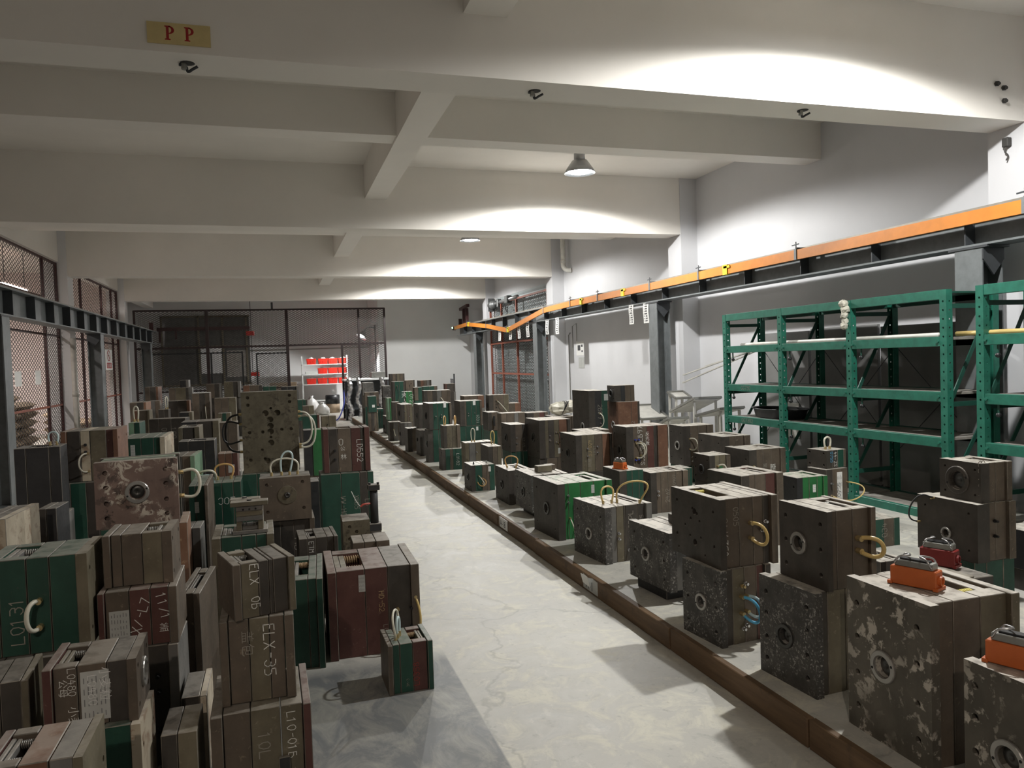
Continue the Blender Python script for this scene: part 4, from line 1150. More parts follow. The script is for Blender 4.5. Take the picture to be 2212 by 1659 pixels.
'm56t': dict(l='mould with large plain disc on its face, upper of the right edge pair', p='dk1.3^ bn1.2 bn1.4* bn.8^', holes='l4', ring=('l', .45, .5, .085, 'dk'), br=.008, txt=[('f', .2, .2, .05, 90, 'L0123', 'chalk_dim')]),
'm58': dict(l='black mould cut off by the right edge of the photo', p='bk1.2^ bk1.5 bk1^'),
# far right cluster
'f1': dict(l='brown multi plate mould topping the far stack against the back wall', p='dk.9 bn1 dk.4 ol1 bn1 dk.6'),
'f2': dict(l='tall green mould with white writing and black hoses far down the platform', p='dk.7 gn1.6 gn1.4 dk.4', txt=[('f', .75, .55, .09, -90, 'HK-11')], hose=[('f', .35, .8, .4, .2, .1, 'hose_black')]),
'f3': dict(l='brown drilled mould right of the tall green mould with writing', p='bn1 bn1.2 dk.4', fit=[('f', .4, .5, 'hole'), ('f', .6, .7, 'hole')]),
'f4': dict(l='striped brown and grey mould by the back wall', p='dk.6 rs1 bn.9 gy.9 dk.6'),
'f5': dict(l='tiny bright green mould far down the platform', p='bg1 bg1.2', txt=[('f', .6, .8, .08, -90, '0123')]),
'f6': dict(l='half brown half green mould in the far cluster', p='bn1 gn1.1'),
'f7': dict(l='low green mould with brown end in the far cluster', p='gn1.4 gn1 bn.7'),
'f8': dict(l='red edged dark mould with ring by the back wall', p='rd.5 dk1.6 dk.6', ring=None),
'f9': dict(l='wide brown mould with white hose at its front in the far cluster', p='dk.6 bn1 dk.8 gy.9 bn1.2 bn.5', hose=[('f', .62, .5, .75, .1, .1, 'hose_white')]),
'f14': dict(l='narrow light green mould in the far cluster', p='lg1 bg1'),
'f14b': dict(l='narrow brown mould with cream edge in the far cluster', p='dk1 bn1.2'),
'f15': dict(l='grey drilled plate mould at the far left end of the platform', p='gy1 dk1 dk1', ax='y', holes='f6'),
'f15b': dict(l='white and black speckled mould in the far cluster', p='sp1.2 dk1', ax='y', holes='f6'),
'f16': dict(l='brown framed mould behind the small dark green panel mould', p='bn1 dk1 bn1'),
'f16b': dict(l='small dark green panel mould with a pale spot at the far kerb', p='gn1 dk1', ax='y', stk=[('F', .45, .3, .06, .06, 'paper')]),
# left rows
'L16': dict(l='olive mould chalked L10-016 at the bottom of the ELX stack', p='bn.8^ bn1.8 ol2 ol1.5 rd.6^', txt=[('f', .75, .92, .03, -90, 'L10-016'), ('f', .46, .75, .04, -90, '10L', 'chalk_dim')], blk=[('latch', 'bk', .055, -.205, .10, .095, -.19, .19)]),
'L15': dict(l='brown mould chalked ELX-35 in the middle of its stack', p='bn.7^ bn1.6 ol1.6 bn1.2 bn.8^', txt=[('f', .58, .9, .04, -90, 'ELX-35', 'chalk'), ('f', .3, .86, .05, -90, '盖包', 'chalk_dim')]),
'L14': dict(l='mould painted ELX 06 in big white letters topping its stack', p='bn.8^ ol1.7* dk1 dk.4 dk1.4 ol.7^', txt=[('f', .28, .95, .032, -90, 'ELX'), ('f', .29, .36, .03, -90, '06')], ej='gy'),
'L18': dict(l='maroon mould chalked HD-52 with brown springs beside the aisle', p='rd.7^ rd2.2* rd1.8 dk1.8 bn.7^', txt=[('f', .55, .72, .028, -90, 'HD-52', 'chalk_gold'), ('f', .59, .33, .025, -90, 'L001', 'chalk_dim')], spr='spring_brown', ej='ol', stk=[('f', .335, .74, .036, .095, 'paper_old')], hose=[('f', .95, .62, .95, .25, .05, 'hose_gold', .02, -.03, .007), ('f', .75, .5, .76, .2, .05, 'hose_pale', -.02, -.03, .007)], fit=[('f', .9, .5, 'hole'), ('f', .9, .28, 'hole')]),
'L17': dict(l='dark green mould with chalk characters between the ELX stack and maroon mould', p='gn1.2 gn2.2* gn1 gn.8^', txt=[('f', .12, .5, .035, -90, '-0柚小盖', 'chalk')], spr='spring_brown'),
'L19': dict(l='small green and maroon mould marked L0358 standing alone on the aisle floor', p='bn.7^ gn1 gn1.8 rd2* gn.8^', txt=[('f', .68, .12, .028, 90, 'L0358', 'chalk_red'), ('f', .45, .12, .012, 90, '3M-3', 'chalk_dim')], spr='spring_brown', ej='ol', hose=[('t', .3, .4, .36, .5, .10, 'hose_pale', 0, 0, .007), ('t', .24, .3, .38, .62, .13, 'hose_white', -.01, .02, .006)]),
'L24': dict(l='small dark mould chalked 0 behind the ELX 06 mould', p='dk1 dk1* dk1.3 dk.8 dk.5^', txt=[('f', .25, .95, .03, -90, 'ETM'), ('f', .66, .8, .03, -90, '0')]),
'L27': dict(l='brown drilled plate mould with upright black hydraulic cylinder', ax='y', p='mo.8 bn1* bn1', holes='fL27', br=.012, special='cyl'),
'L29': dict(l='low brown mould just behind the maroon HD-52 mould', p='bn1 bn1 bn1.2^'),
'L26': dict(l='green mould chalked LD-HOH under the brown LD652 mould', p='gn1.6 gn1.5 dk.6 gn.5', txt=[('f', .36, .75, .04, -90, 'WW-HOH', 'chalk_dim'), ('f', .62, .75, .035, -90, 'XBB5', 'chalk_dim'), ('f', .82, .7, .035, -90, 'LD', 'chalk_dim')], hose=[('f', .97, .7, .97, .5, .04, 'hose_white', .03, 0, .006)]),
'L25': dict(l='brown and grey striped mould chalked LD652 beside the aisle', p='rd.9^ dk1.4 bn2.1* rd1.6 dk.5 rd.9^', txt=[('f', .72, .72, .045, -90, 'LD652'), ('f', .36, .5, .04, 0, '公', 'chalk'), ('f', .36, .3, .05, 0, '林', 'chalk'), ('f', .34, .62, .05, 0, 'O', 'chalk')], fit=[('f', .24, .5, 'hole'), ('f', .24, .3, 'hole')]),
'L23': dict(l='dark mould chalked HD under the brown square plate with hoses', p='dk1 dk1.4 dk1.6 bn.6^', txt=[('f', .52, .75, .06, -90, 'HD', 'chalk_dim')]),
'L22': dict(l='brown square plate mould with two crossing hose arches on top', ax='y', p='bn.9 dk1 gy1 dk1', ins=0, holes='fface', disc=(.53, .58, .066), br=.012, hose=[('t', .24, .4, .76, .4, .12, 'hose_white', 0, 0, .007), ('t', .44, .4, .6, .4, .17, 'hose_pale', .02, 0, .007)]),
'L21': dict(l='green mould with two flange plates carrying the small upright mould', p='ol.8^ gn1.8* gn1.3 gn.9 ol.7^', stk=[('f', .36, .78, .028, .07, 'paper_old')]),
'L10': dict(l='dark mould with rows of drilled holes at the bottom of its stack', p='dk1 dk1.6 dk1.4 gy.7^', fit=[('f', .52, .75, 'hole'), ('f', .7, .75, 'hole'), ('f', .52, .62, 'hole'), ('f', .7, .62, 'hole'), ('f', .52, .3, 'hole'), ('f', .7, .3, 'hole')]),
'L9': dict(l='brown mould with chalk strokes and a grey data sticker', p='rd.6^ bn2 rd1.8 rd1.6 bn.8^', txt=[('f', .50, .22, .036, 72, 'X/-L7', 'chalk'), ('f', .72, .86, .035, -80, '11/1', 'chalk'), ('f', .74, .22, .04, 0, '盖', 'chalk')], stk=[('f', .13, .2, .075, .11, 'paper_old')]),
'L8': dict(l='plain brown mould with small spring slot below the rust flaked plate', p='bn.8^ bn1 bn2 ol2* bn1^', ring=None, holes='r4', spr='spring_steel'),
'L6': dict(l='green mould with cream flange under the mould stickered L0480', p='gn1 gn1.5 gn1.6 cr.6^', holes='r4'),
'L5': dict(l='brown mould chalked L0480 with a large grey data sticker', p='rd.7^ bn1.6* bn2 dk1.4 bn.7^', txt=[('f', .26, .95, .022, -90, 'L0480'), ('f', .17, .8, .03, -90, '公母', 'chalk'), ('f', .26, .35, .035, -90, '小麦', 'chalk'), ('f', .60, .92, .038, -90, '小麦粒', 'paper'), ('f', .47, .8, .024, -90, 'L0480', 'paper')], stk=[('f', .39, .08, .085, .165, 'paper_old')], holes='r4', ring=('r', .5, .55, .05), ej='ol'),
'L4': dict(l='mould in the bottom left corner with pinkish top and coil springs', p='rd.8 bn1.8* rs2 gy1.6 ol.7^', spr='spring_steel', holes='r4', ring=('r', .5, .55, .04)),
'L2': dict(l='dark mould underneath the green L0131 mould', p='bk1 bk1.5 dk1.4 bk1'),
'L1': dict(l='big dark green mould chalked L0131 with a white hose handle', p='gn1 gn1.8* gn1.5 gn1.8 ol.8^', txt=[('f', .36, .12, .045, 90, 'L0131', 'chalk_dim')], hose=[('f', .52, .55, .52, .28, .07, 'hose_white', -.03, 0, .009)], holes='r4'),
'L3': dict(l='dark blue grey mould with pale edge at the left photo edge', p='dk1.4 dk1.2 ol.5^'),
'L12': dict(l='small mould with pale worn plate edge between the stacks', p='dk1 cr.4^'),
'L13': dict(l='low dark mould on the floor between the left stacks', p='dk1 ol1.2'),
'L11': dict(l='narrow brown mould with open spring slot seen end on', p='bn1^ bn1.4* bn1.2^', spr='spring_steel'),
'L40': dict(l='green mould with orange rusted side under the rust flaked plate', p='gn1 gn1.4 gn1 or.4^'),
'L30': dict(l='rust flaked plate mould with big round ring facing the camera', ax='y', p='ru.8^ lg.5 gn.8 lg.6 dk.6^', holes='f8', ring=('f', .5, .52, .062, 'ring'), br=.013, hose=[('r', .3, .75, .3, .38, .11, 'hose_white', 0, 0, .009)]),
'L41': dict(l='narrow grey plate mould right of the rust flaked plate', p='dk1 gy1'),
'L38': dict(l='narrow green mould with sticker behind the rust flaked plate', p='gn1 gn1.2 bn.5^', stk=[('f', .3, .8, .025, .07, 'paper_old')]),
'L31': dict(l='pale green flanged mould with two pale hose loops', p='lg1 dk1.2 bn1 lg.6^', hose=[('r', .3, .7, .5, .55, .12, 'hose_white', 0, 0, .009), ('r', .4, .62, .6, .45, .10, 'hose_pale', 0, 0, .009)]),
'L39': dict(l='green mould with upside down chalk letters', p='gn1 gn1.5 gn1', txt=[('f', .75, .85, .05, 180, 'LOC')], hose=[('t', .1, .5, .6, .5, .12, 'hose_amber', 0, 0, .008)]),
'L42b': dict(l='green mould under the tall drilled plate', p='gn1.2 gn1.4 dk1 gn1'),
'L42': dict(l='tall mottled plate mould drilled with many holes and hoses at both sides', ax='y', p='mo1^ dk1.5 dk1.2', holes='fbig', br=.014, hose=[('r', .5, .72, .5, .3, .12, 'hose_white', 0, 0, .009), ('r', .6, .66, .6, .26, .15, 'hose_white', 0, 0, .009), ('l', .5, .72, .5, .25, .14, 'hose_black', 0, 0, .009), ('l', .6, .6, .6, .4, .16, 'hose_black', 0, 0, .008)]),
'L35': dict(l='dark green grey mould under the tall rust striped mould', p='dk1 gn1.3 dk1 gn.8'),
'L32': dict(l='rust striped mould with peeling band and pale hose', p='rs.7^ dk1.6 cr1.2 ol2 rd.9 rs.6^', hose=[('f', .46, .55, .46, .2, .07, 'hose_white', -.05, 0, .006)], fit=[('f', .42, .72, 'hole'), ('f', .42, .58, 'hole')], holes='r4'),
'L34': dict(l='black mould at the left edge with hose on top', p='bk1 bk2* bk1', hose=[('t', .7, .5, .85, .5, .09, 'hose_pale', 0, 0, .006)]),
'L36': dict(l='mould with flaking cream painted side at the left edge', p='dk1 dk1 cr.8^'),
'L37': dict(l='narrow dark mould beside the flaking cream mould', p='dk1 bk1.2'),
'L33': dict(l='green mould with cream end and grey tag behind the rust flaked plate', p='gn.6 gn2 gn1.6 gn.8 cr.7^', stk=[('f', .22, .7, .035, .1, 'paper_old')]),
'L43': dict(l='dark red black mould left of the tall drilled plate', p='bk1 bk1.6* bk1'),
'L44': dict(l='small flanged mould with bolts on top left of the tall plate', p='ol.6^ dk1.6* ol.7^'),
'L45': dict(l='wide dark mould with pale top left of the tall drilled plate', p='bk1.5 dk1.5 ol.6^'),
'L46': dict(l='turned dark mould with chalk lines in the left middle row', p='dk1 dk1.2 dk1.4', txt=[('f', .35, .75, .06, -90, '0702', 'chalk_dim'), ('f', .6, .75, .06, -90, '100', 'chalk_dim')]),
'L47': dict(l='brown mould right beside the left edge of the tall plate', p='bn1 bn1.2'),
'L47b': dict(l='rust brown mould with white sticker beside the tall plate', p='rs1 rs1 rd.8', stk=[('f', .5, .75, .06, .08, 'paper_old')]),
'L48': dict(l='pale green mould behind the rust striped mould', p='lg1 gn1', hose=[('t', .3, .5, .6, .5, .16, 'hose_white', 0, 0, .008)]),
'L50': dict(l='plain dark mould in the gap behind the brown square plate mould', p='dk1 bk1.4 dk1'),  # added filler, keeps lit floor from showing in the shaded gap
'g1': dict(l='square brown mould topping the far left stack by the column', p='bn1 dk1.2 rs.5'),
'g2': dict(l='wide brown mould carrying the small black faced mould', p='bn1 ol1.6 dk.4 gy.6'),
'g3': dict(l='small black faced mould on top of the wide brown mould', p='bk1.6 gy.6'),
'g4': dict(l='brown mould with grey edge left of its taller neighbour at the back', p='bn1.4 dk.8 gy.4'),
'g5': dict(l='brown mould with pale flange farthest in the left rows', p='ol1.5 dk.7 gy.5^'),
'g6': dict(l='flat brown mould seen just above the tall drilled plate', p='rs1 bn1.4 dk.5'),
'g7': dict(l='flat dark green mould seen just above the tall drilled plate', p='gn1 gn1.2'),
'g8': dict(l='black mould above the right corner of the tall drilled plate', p='bk1 bk1.4 gy.4^'),
'g9': dict(l='brown mould with orange side left most in the far rows', p='bn1 dk1 or.4'),
'g10': dict(l='grey streaked mould beside the orange sided mould', p='gy1 bn.8'),
'g11': dict(l='square dark mould with rust side in the far left rows', p='dk1.6 dk1.4 or.5', fit=[('f', .7, .5)]),
'g12': dict(l='tall brown mould with white sheet on top in the far left rows', p='bn1.2 dk1 bn.8', hose=[('f', .75, .6, .8, .2, .08, 'hose_white')]),
'g13': dict(l='brown mould left of the tall drilled plate top', p='bn1 bn1 ol1'),
'g14': dict(l='rust brown mould with pale top in the far left rows', p='rs1 bn1.4 ol.4^'),
'g15': dict(l='small dark mould with hose loop in the far left rows', p='dk1.3 dk1', hose=[('t', .7, .3, .8, .6, .2, 'hose_white')]),
'g16': dict(l='small black flanged mould in the far left rows', p='bk1.4 ol.5^'),
'g17': dict(l='flat pale topped mould in the far left rows', p='ol1 gn1 ol1'),
'g18': dict(l='dark green mould right of the tall drilled plate top', p='gn1.4 gn1 dk.4'),
'g19': dict(l='narrow brown mould by the aisle far down the left rows', p='bn1 ol1'),
'g20': dict(l='green mould with flange by the aisle in the left rows', p='gn1.5 gn1 rd.4^'),
'g21': dict(l='brown drilled mould by the aisle in the left rows', p='ol1 ol1', fit=[('f', .4, .7, 'hole'), ('f', .6, .5, 'hole')]),
'g22': dict(l='bright green and black mould behind the LD652 mould', p='bk1.3 bg1.6^', txt=[('f', .86, .8, .05, -90, '0702')]),
}
SUPC = ['dk1 bn1.4 bn1.2 dk.8', 'gn1 gn1.4 gn1', 'bn1 dk1.2 bn1 ol.7', 'dk1 dk1.5 gy.6']
MO = {}
for n_, (id_, row) in enumerate(ROWS.items()):
    st = STY[id_]
    gp = GL if id_[0] in 'Lg' else GR
    x, y, z, w_, d_, h_, yaw = row
    if id_ in RAISED:
        g0 = PZ if gp == GR else 0
        base = (x + .012, y + .01, g0, w_ * 1.04, d_ * 1.02, z - g0, yaw * .5)
        mould(id_ + 's', base, dict(p=SUPC[n_ % 4], far=1), 'mould under the ' + st['l'], gp, True)
    MO[id_] = mould(id_, row, st, st['l'], gp)
DUST[0] = .6
def top_of(id_): return ROWS[id_][2] + ROWS[id_][5]
def local(id_, fx, fy, fz=1.0):
    """world point at fractions of a mould's box"""
    x, y, z, w_, d_, h_, yaw = ROWS[id_]
    c, s_ = math.cos(math.radians(yaw)), math.sin(math.radians(yaw))
    a, b_ = (fx - .5) * w_, (fy - .5) * d_
    return (x + a * c - b_ * s_, y + a * s_ + b_ * c, z + h_ * fz)

# ------------------------------------------------------------------ hydraulic cylinder on the drilled plate mould
t = MO['L27']
w_, d_, h_ = ROWS['L27'][3:6]
cx_ = w_ / 2 + .032
cy_ = -d_ / 2 + .08
hc = obj('hydraulic_cylinder', MB().cyl((cx_, cy_, h_ - .06), (cx_, cy_, h_ + .2), .029, 16), 'bk', t, True)
obj('cylinder_head', MB().cbox(cx_ - .042, cy_ - .04, h_ + .195, cx_ + .042, cy_ + .04, h_ + .235, .004), 'bk', hc)
for sx in (-1, 1):
    obj('head_bolt', MB().cyl((cx_ + sx * .03, cy_ - .028, h_ + .235), (cx_ + sx * .03, cy_ - .028, h_ + .252), .009, 8), 'bk', hc)
obj('cylinder_base', MB().cbox(cx_ - .045, cy_ - .045, h_ - .1, cx_ + .045, cy_ + .045, h_ - .045, .004), 'bk', hc)
obj('mounting_block', MB().cbox(cx_ - .04, cy_ - .045, .0, cx_ + .042, cy_ + .045, h_ - .1, .003), 'dk', t)
obj('cut_cable', MB().tube(spline([(cx_ - .03, cy_ - .02, h_ + .1), (cx_ - .075, cy_ - .03, h_ + .10), (cx_ - .1, cy_ - .03, h_ + .085)], 4), .007, 6), 'hose_red', hc)
obj('bare_wire', MB().tube(spline([(cx_ - .1, cy_ - .03, h_ + .085), (cx_ - .13, cy_ - .03, h_ + .13), (cx_ - .16, cy_ - .03, h_ + .2)], 4), .0025, 4), 'chalk', hc)
# ------------------------------------------------------------------ small upright mould with horizontal plates
p = local('L21', .62, .30)
t = thing('injection_mould', 'small upright mould of stacked grey plates standing on the green flanged mould', 'mould', p, 0, GL)
zz = 0
for c, th, hw in (('gy', .022, .098), ('ol', .055, .08), ('gy', .03, .075), ('ol', .03, .075), ('gy', .03, .075)):
    if c == 'ol' and th == .055:
        for sx in (-1, 1): obj('spacer_block', MB().cbox(sx * .06 - .015, -.075, zz, sx * .06 + .015, .075, zz + th, .002), c, t)
        obj('ejector_plate', MB().cbox(-.043, -.07, zz + .002, .043, .07, zz + .022, .002), 'gy', t)
        for sx in (-1, 1): obj('spring', helix((sx * .028, -.05, zz + .022), (0, 0, 1), .009, .032, 4, .002), 'spring_steel', t, True)
    else:
        nm = 'clamp_plate' if hw > .09 else 'mould_plate'
        obj(nm, MB().cbox(-hw, -.082, zz, hw, .082, zz + th - .001, .002), c, t)
    zz += th
o_ = MB().cbox(-.105, -.095, zz, .105, -.005, zz + .026, .002)
obj('clamp_plate', o_, 'ol', t)
obj('clamp_plate', MB().cbox(-.112, .012, zz, .06, .095, zz + .026, .002), 'ol', t)
for (bx, by) in ((.0, -.05), (-.03, .05)): obj('locating_screw', MB().cyl((bx, by, zz + .026), (bx, by, zz + .034), .014, 10), 'bk', t)
for bx in (-.035, 0, .035): obj('bolt_hole', MB().cyl((bx, -.0835, zz - .02), (bx, -.080, zz - .02), .006, 8), 'hole', t)

# ------------------------------------------------------------------ cable connectors and loose blocks lying on moulds
def connector(p, rz, L, W, Hh, mat, label):
    t = thing('cable_connector', label, 'connector', p, rz, 'cable connectors lying on moulds')
    obj('housing', MB().cbox(-L / 2, -W / 2, 0, L / 2, W / 2, Hh * .62, .004), mat, t)
    obj('foot', MB().box(-L / 2 - .008, -W / 2 - .006, 0, -L / 2 + .01, W / 2 + .006, Hh * .1).box(L / 2 - .01, -W / 2 - .006, 0, L / 2 + .008, W / 2 + .006, Hh * .1), mat, t)
    obj('metal_hood', MB().cbox(-L * .42, -W * .38, Hh * .62, L * .42, W * .38, Hh * .84, .003), 'tin', t)
    obj('contact_insert', MB().cbox(-L * .32, -W * .25, Hh * .84, L * .32, W * .25, Hh * .9, .002), 'plastic_black', t)
    for sx in (-1, 1):
        obj('latch_lever', MB().tube(spline([(sx * L * .4, -W * .42, Hh * .7), (sx * L * .3, -W * .42, Hh * .95), (sx * L * .1, -W * .1, Hh * 1.02), (sx * L * .3, W * .42, Hh * .95), (sx * L * .4, W * .42, Hh * .7)], 4), .004, 5), 'chrome', t, True)
    obj('cable_entry', MB().lathe((L / 2, 0, Hh * .3), (1, 0, 0), [(W * .3, 0), (W * .3, .012), (W * .2, .012), (W * .2, .002), (0, .002)], 12), mat, t)
connector(local('m52', .35, .50), math.radians(-68), .17, .062, .115, 'orange_box', 'orange cable connector on the large blotchy near mould')
connector(local('m53', .28, .62), math.radians(-68), .19, .07, .12, 'orange_box', 'orange cable connector at the right photo edge')
connector(local('m38', .28, .36), math.radians(-62), .115, .06, .10, 'orange_box', 'small orange cable connector on the dark and green mould')
pl = thing('steel_plate', 'loose dark steel plate lying behind the orange connector', 'plate', (3.66, 3.45, PZ), 0)
obj('plate', MB().cbox(-.12, -.22, 0, .12, .22, .235, .004), 'dk', pl)
obj('strip', MB().cbox(-.12, -.22, .237, -.02, .22, .247, .002), 'ol', pl)
connector((3.66, 3.48, PZ + .248), math.radians(-66), .19, .08, .155, 'red_box', 'dark red cable connector before the wide dark brown mould')
def block(p, rz, a, b_, c, mat, label):
    o = obj('steel_block', MB().cbox(-a / 2, -b_ / 2, 0, a / 2, b_ / 2, c, .003).cyl((0, -b_ / 2 - .0005, c * .5), (0, -b_ / 2 + .002, c * .5), c * .2, 8), mat, None, False, p, (0, 0, rz))
    tag(o, label, 'block', 'loose steel blocks on moulds')
block(local('m34', .52, .40), .05, .15, .09, .062, 'ol', 'larger loose steel block on the pale speckled mould')
block(local('m34', .80, .62), .05, .09, .1, .05, 'bn', 'smaller loose steel block on the pale speckled mould')
block(local('m49', .84, .45), .0, .08, .12, .06, 'dk', 'dark steel block on the grey speckled mould')
block((ROWS['m49'][0], ROWS['m49'][1] + .02, PZ), math.radians(4.8), .2, .34, .069, 'bk', 'black packing block under the grey speckled mould')
block((ROWS['m34'][0], ROWS['m34'][1] + .02, PZ), 0, .26, .36, .059, 'bk', 'black packing block under the pale speckled mould')
# white sheet on a far left mould
x, y, z = local('g12', .5, .4)
o = obj('paper_sheet', MB().cbox(-.14, -.12, 0, .16, .14, .006, .001), 'paper', None, False, (x, y, z + .001), (0, 0, .1))
tag(o, 'white sheet lying on the tall brown mould in the far left rows', 'paper')

# ------------------------------------------------------------------ green storage racks
post_h = 2.0
def post_mesh():
    mb = MB()
    hl = [(.035, .10 + .075 * i, .0095) for i in range(25)]
    mb.holed((-.03, .035, 0), (0, -1, 0), (0, 0, 1), (-1, 0, 0), .07, post_h, .004, hl, nseg=8, through=True)
    hl2 = [(.03, .10 + .075 * i, .0085) for i in range(25)]
    mb.holed((-.026, -.035, 0), (1, 0, 0), (0, 0, 1), (0, -1, 0), .062, post_h, .004, hl2, nseg=8, through=True)
    mb.box(-.026, .031, 0, .036, .035, post_h)
    return mesh('post', mb, 'rack_green')
PM = post_mesh()
LV = [.15, .81, 1.205, 1.68]
def rack(ys, label, texts=()):
    X0, X1 = 5.46, 5.98
    t = thing('storage_rack', label, 'rack', (X0, ys[-1], PZ), 0, 'green storage racks along the right wall')
    yo = ys[-1]
    D = X1 - X0
    for py in ys:
        obj('post', PM, None, t, loc=(0, py - yo, 0))
        o = obj('post', PM, None, t, loc=(D, py - yo, 0), rot=(0, 0, PI))
        for zz in (.3, 1.02, 1.86): obj('end_rail', MB().box(.03, py - yo - .012, zz - .02, D - .03, py - yo + .012, zz + .02), 'rack_dark', t)
        for z0, z1 in ((.32, 1.0), (1.04, 1.84)): obj('end_brace', MB().bar((.04, py - yo, z0), (D - .04, py - yo, z1), .01, .035, (0, 0, 1)), 'rack_dark', t)
    for a, b_ in zip(ys[1:], ys[:-1]):
        y0, y1 = a - yo + .036, b_ - yo - .036
        for zz in [q - PZ for q in LV] + [1.96]:
            fb = obj('front_beam', MB().cbox(-.028, y0, zz - .042, .02, y1, zz + .042, .003), 'rack_green', t)
            obj('rear_beam', MB().cbox(D - .02, y0, zz - .042, D + .028, y1, zz + .042, .003), 'rack_dark', t)
            if zz > 1.9: obj('top_board', MB().cbox(.022, y0, zz + .012, D - .022, y1, zz + .03, .002), 'rack_dark', t)
            if zz < 1.9:
                obj('shelf_board', MB().cbox(.022, y0, zz + .012, D - .022, y1, zz + .036, .002), 'shelf_board', t)
                for yy in (y0 + .02, y1 - .02): obj('beam_bolt', MB().cyl((-.028, yy, zz), (-.042, yy, zz), .013, 8), 'rack_green', fb)
            if .3 < zz < 1.9:
                kn = obj('stop_knob', MB().cyl((.0, y1 - .1, zz - .042), (.0, y1 - .1, zz - .11), .008, 6), 'rack_dark', t)
                obj('knob_ball', MB().lathe((.0, y1 - .1, zz - .125), (0, 0, 1), [(.0, -.022), (.016, -.014), (.022, 0), (.016, .014), (0, .022)], 10), 'plastic_black', kn, True)
        for p0, p1 in (((D + .03, y0, .5), (D + .03, y1, 1.5)), ((D + .03, y1, .5), (D + .03, y0, 1.5))):
            obj('cross_rod', MB().tube([p0, p1], .004, 5), 'steel_dark', t)
    for (yy, zz, s) in texts:
        obj('chalk_writing', write((-.0285, yy - yo, zz - PZ - .02), (0, -1, 0), (0, 0, 1), (-1, 0, 0), s, .045), 'chalk_dim' if 'GG7' in s else 'chalk', t)
    return t
rack((8.39, 7.29, 6.21, 5.09), 'three bay green perforated steel rack against the right wall', ((8.05, 1.205, 'GG730'), (8.05, .81, 'GG7302')))
rack((4.74, 3.64, 2.54), 'green perforated steel rack cut off by the right photo edge', ((4.3, 1.68, 'GG32'), (4.2, 1.205, 'GG')))
# things on and around the racks
def pipe(name, pts, r, mat, label, grp=None, n=8):
    o = obj(name, MB().tube(spline(pts, 5), r, n), mat, None, True)
    return tag(o, label, 'tube', grp)
zs = 1.68 + .036
pipe('plastic_tube', [(5.50, 5.2, zs + .022), (5.52, 6.6, zs + .022), (5.55, 7.4, zs + .022), (5.62, 8.3, zs + .02)], .02, 'pipe_white', 'long white tube lying along the upper shelf edge of the near rack', 'white tubes on the upper rack shelf')
pipe('plastic_tube', [(5.62, 5.6, zs + .022), (5.6, 6.6, zs + .022), (5.62, 7.4, zs + .022), (5.72, 8.2, zs + .02)], .02, 'pipe_white', 'second white tube lying behind the first on the upper shelf', 'white tubes on the upper rack shelf')
pipe('plastic_tube', [(5.52, 2.6, zs + .022), (5.51, 3.8, zs + .022), (5.5, 5.02, zs + .024)], .02, 'hose_gold', 'yellowish tube lying on the upper shelf of the right edge rack', 'white tubes on the upper rack shelf')
tray = MB()
rim = []
tray.lathe((0, 0, 0), (0, 0, 1), [(0, .006), (.25, .006), (.27, .02), (.30, .11), (.335, .115), (.335, .105), (.31, .10), (.285, .01), (.26, 0), (0, 0)], 28)
tray.xf(Matrix.Diagonal((.72, 1.35, 1, 1)))
o = obj('plastic_tray', tray, 'plastic_black', None, True, (5.735, 7.72, .81 + .038))
tag(o, 'black plastic tray on the middle rack shelf beside a post', 'tray')
# knotted rag on a rack post
rg = MB()
random.seed(3)
for (zz, r, k) in ((2.07, .045, 0), (2.01, .042, 1), (1.955, .034, 2), (1.90, .03, 3), (1.85, .036, 4)):
    nn = 12
    rg.lathe((random.uniform(-.008, .008), random.uniform(-.01, .01), zz), (random.uniform(-.2, .2), random.uniform(-.2, .2), 1), [(.002, -.035), (r * .8, -.025), (r, 0), (r * .85, .022), (.002, .038)], nn)
rg.v = [(x + random.uniform(-.007, .007), y + random.uniform(-.007, .007), z + random.uniform(-.006, .006)) for x, y, z in rg.v]
o = obj('rag', rg, 'cloth', None, False, (5.385, 6.21, .02))
tag(o, 'pale knotted rag tied to a post of the near rack', 'rag')
# tall grey boards standing behind the racks, one with a warning sign
for (y0, y1, zt, lb) in ((7.82, 8.72, 1.88, 'grey board with yellow warning triangle behind the rack'), (6.7, 7.78, 1.90, 'plain grey board behind the middle of the near rack'), (5.62, 6.66, 1.87, 'plain grey board behind the right bay of the near rack'), (3.2, 4.4, 1.87, 'grey board behind the right edge rack')):
    t = thing('grey_board', lb, 'board', (6.26, (y0 + y1) / 2, PZ), 0, 'tall grey boards behind the racks')
    L_ = (y1 - y0) / 2
    obj('board', MB().cbox(-.02, -L_, .02, .02, L_, zt - PZ, .004), 'board_grey', t)
    for sy in (-1, 1): obj('foot', MB().box(-.03, sy * (L_ - .08) - .04, 0, .08, sy * (L_ - .08) + .04, .02), 'steel_dark', t)
    if 'warning' in lb:
        fr = obj('cover_plate', MB().cbox(-.028, -.26, .42, -.02, .14, .86, .003), 'panel_pale', t)
        sg = obj('warning_sign', MB().prism([(-.1, 0), (.1, 0), (0, .18)], (-.0285, -.02, .60), (0, -1, 0), (0, 0, 1), (-.002, 0, 0)), 'ink', t)
        obj('yellow_field', MB().prism([(-.07, 0), (.07, 0), (0, .125)], (-.0305, -.02, .617), (0, -1, 0), (0, 0, 1), (-.001, 0, 0)), 'yellow_clip', sg)
        obj('bolt_symbol', MB().prism([(-.012, .05), (.012, .075), (.004, .045), (.014, .045), (-.008, .01), (-.002, .038)], (-.0315, -.02, .617), (0, -1, 0), (0, 0, 1), (-.001, 0, 0)), 'ink', sg)

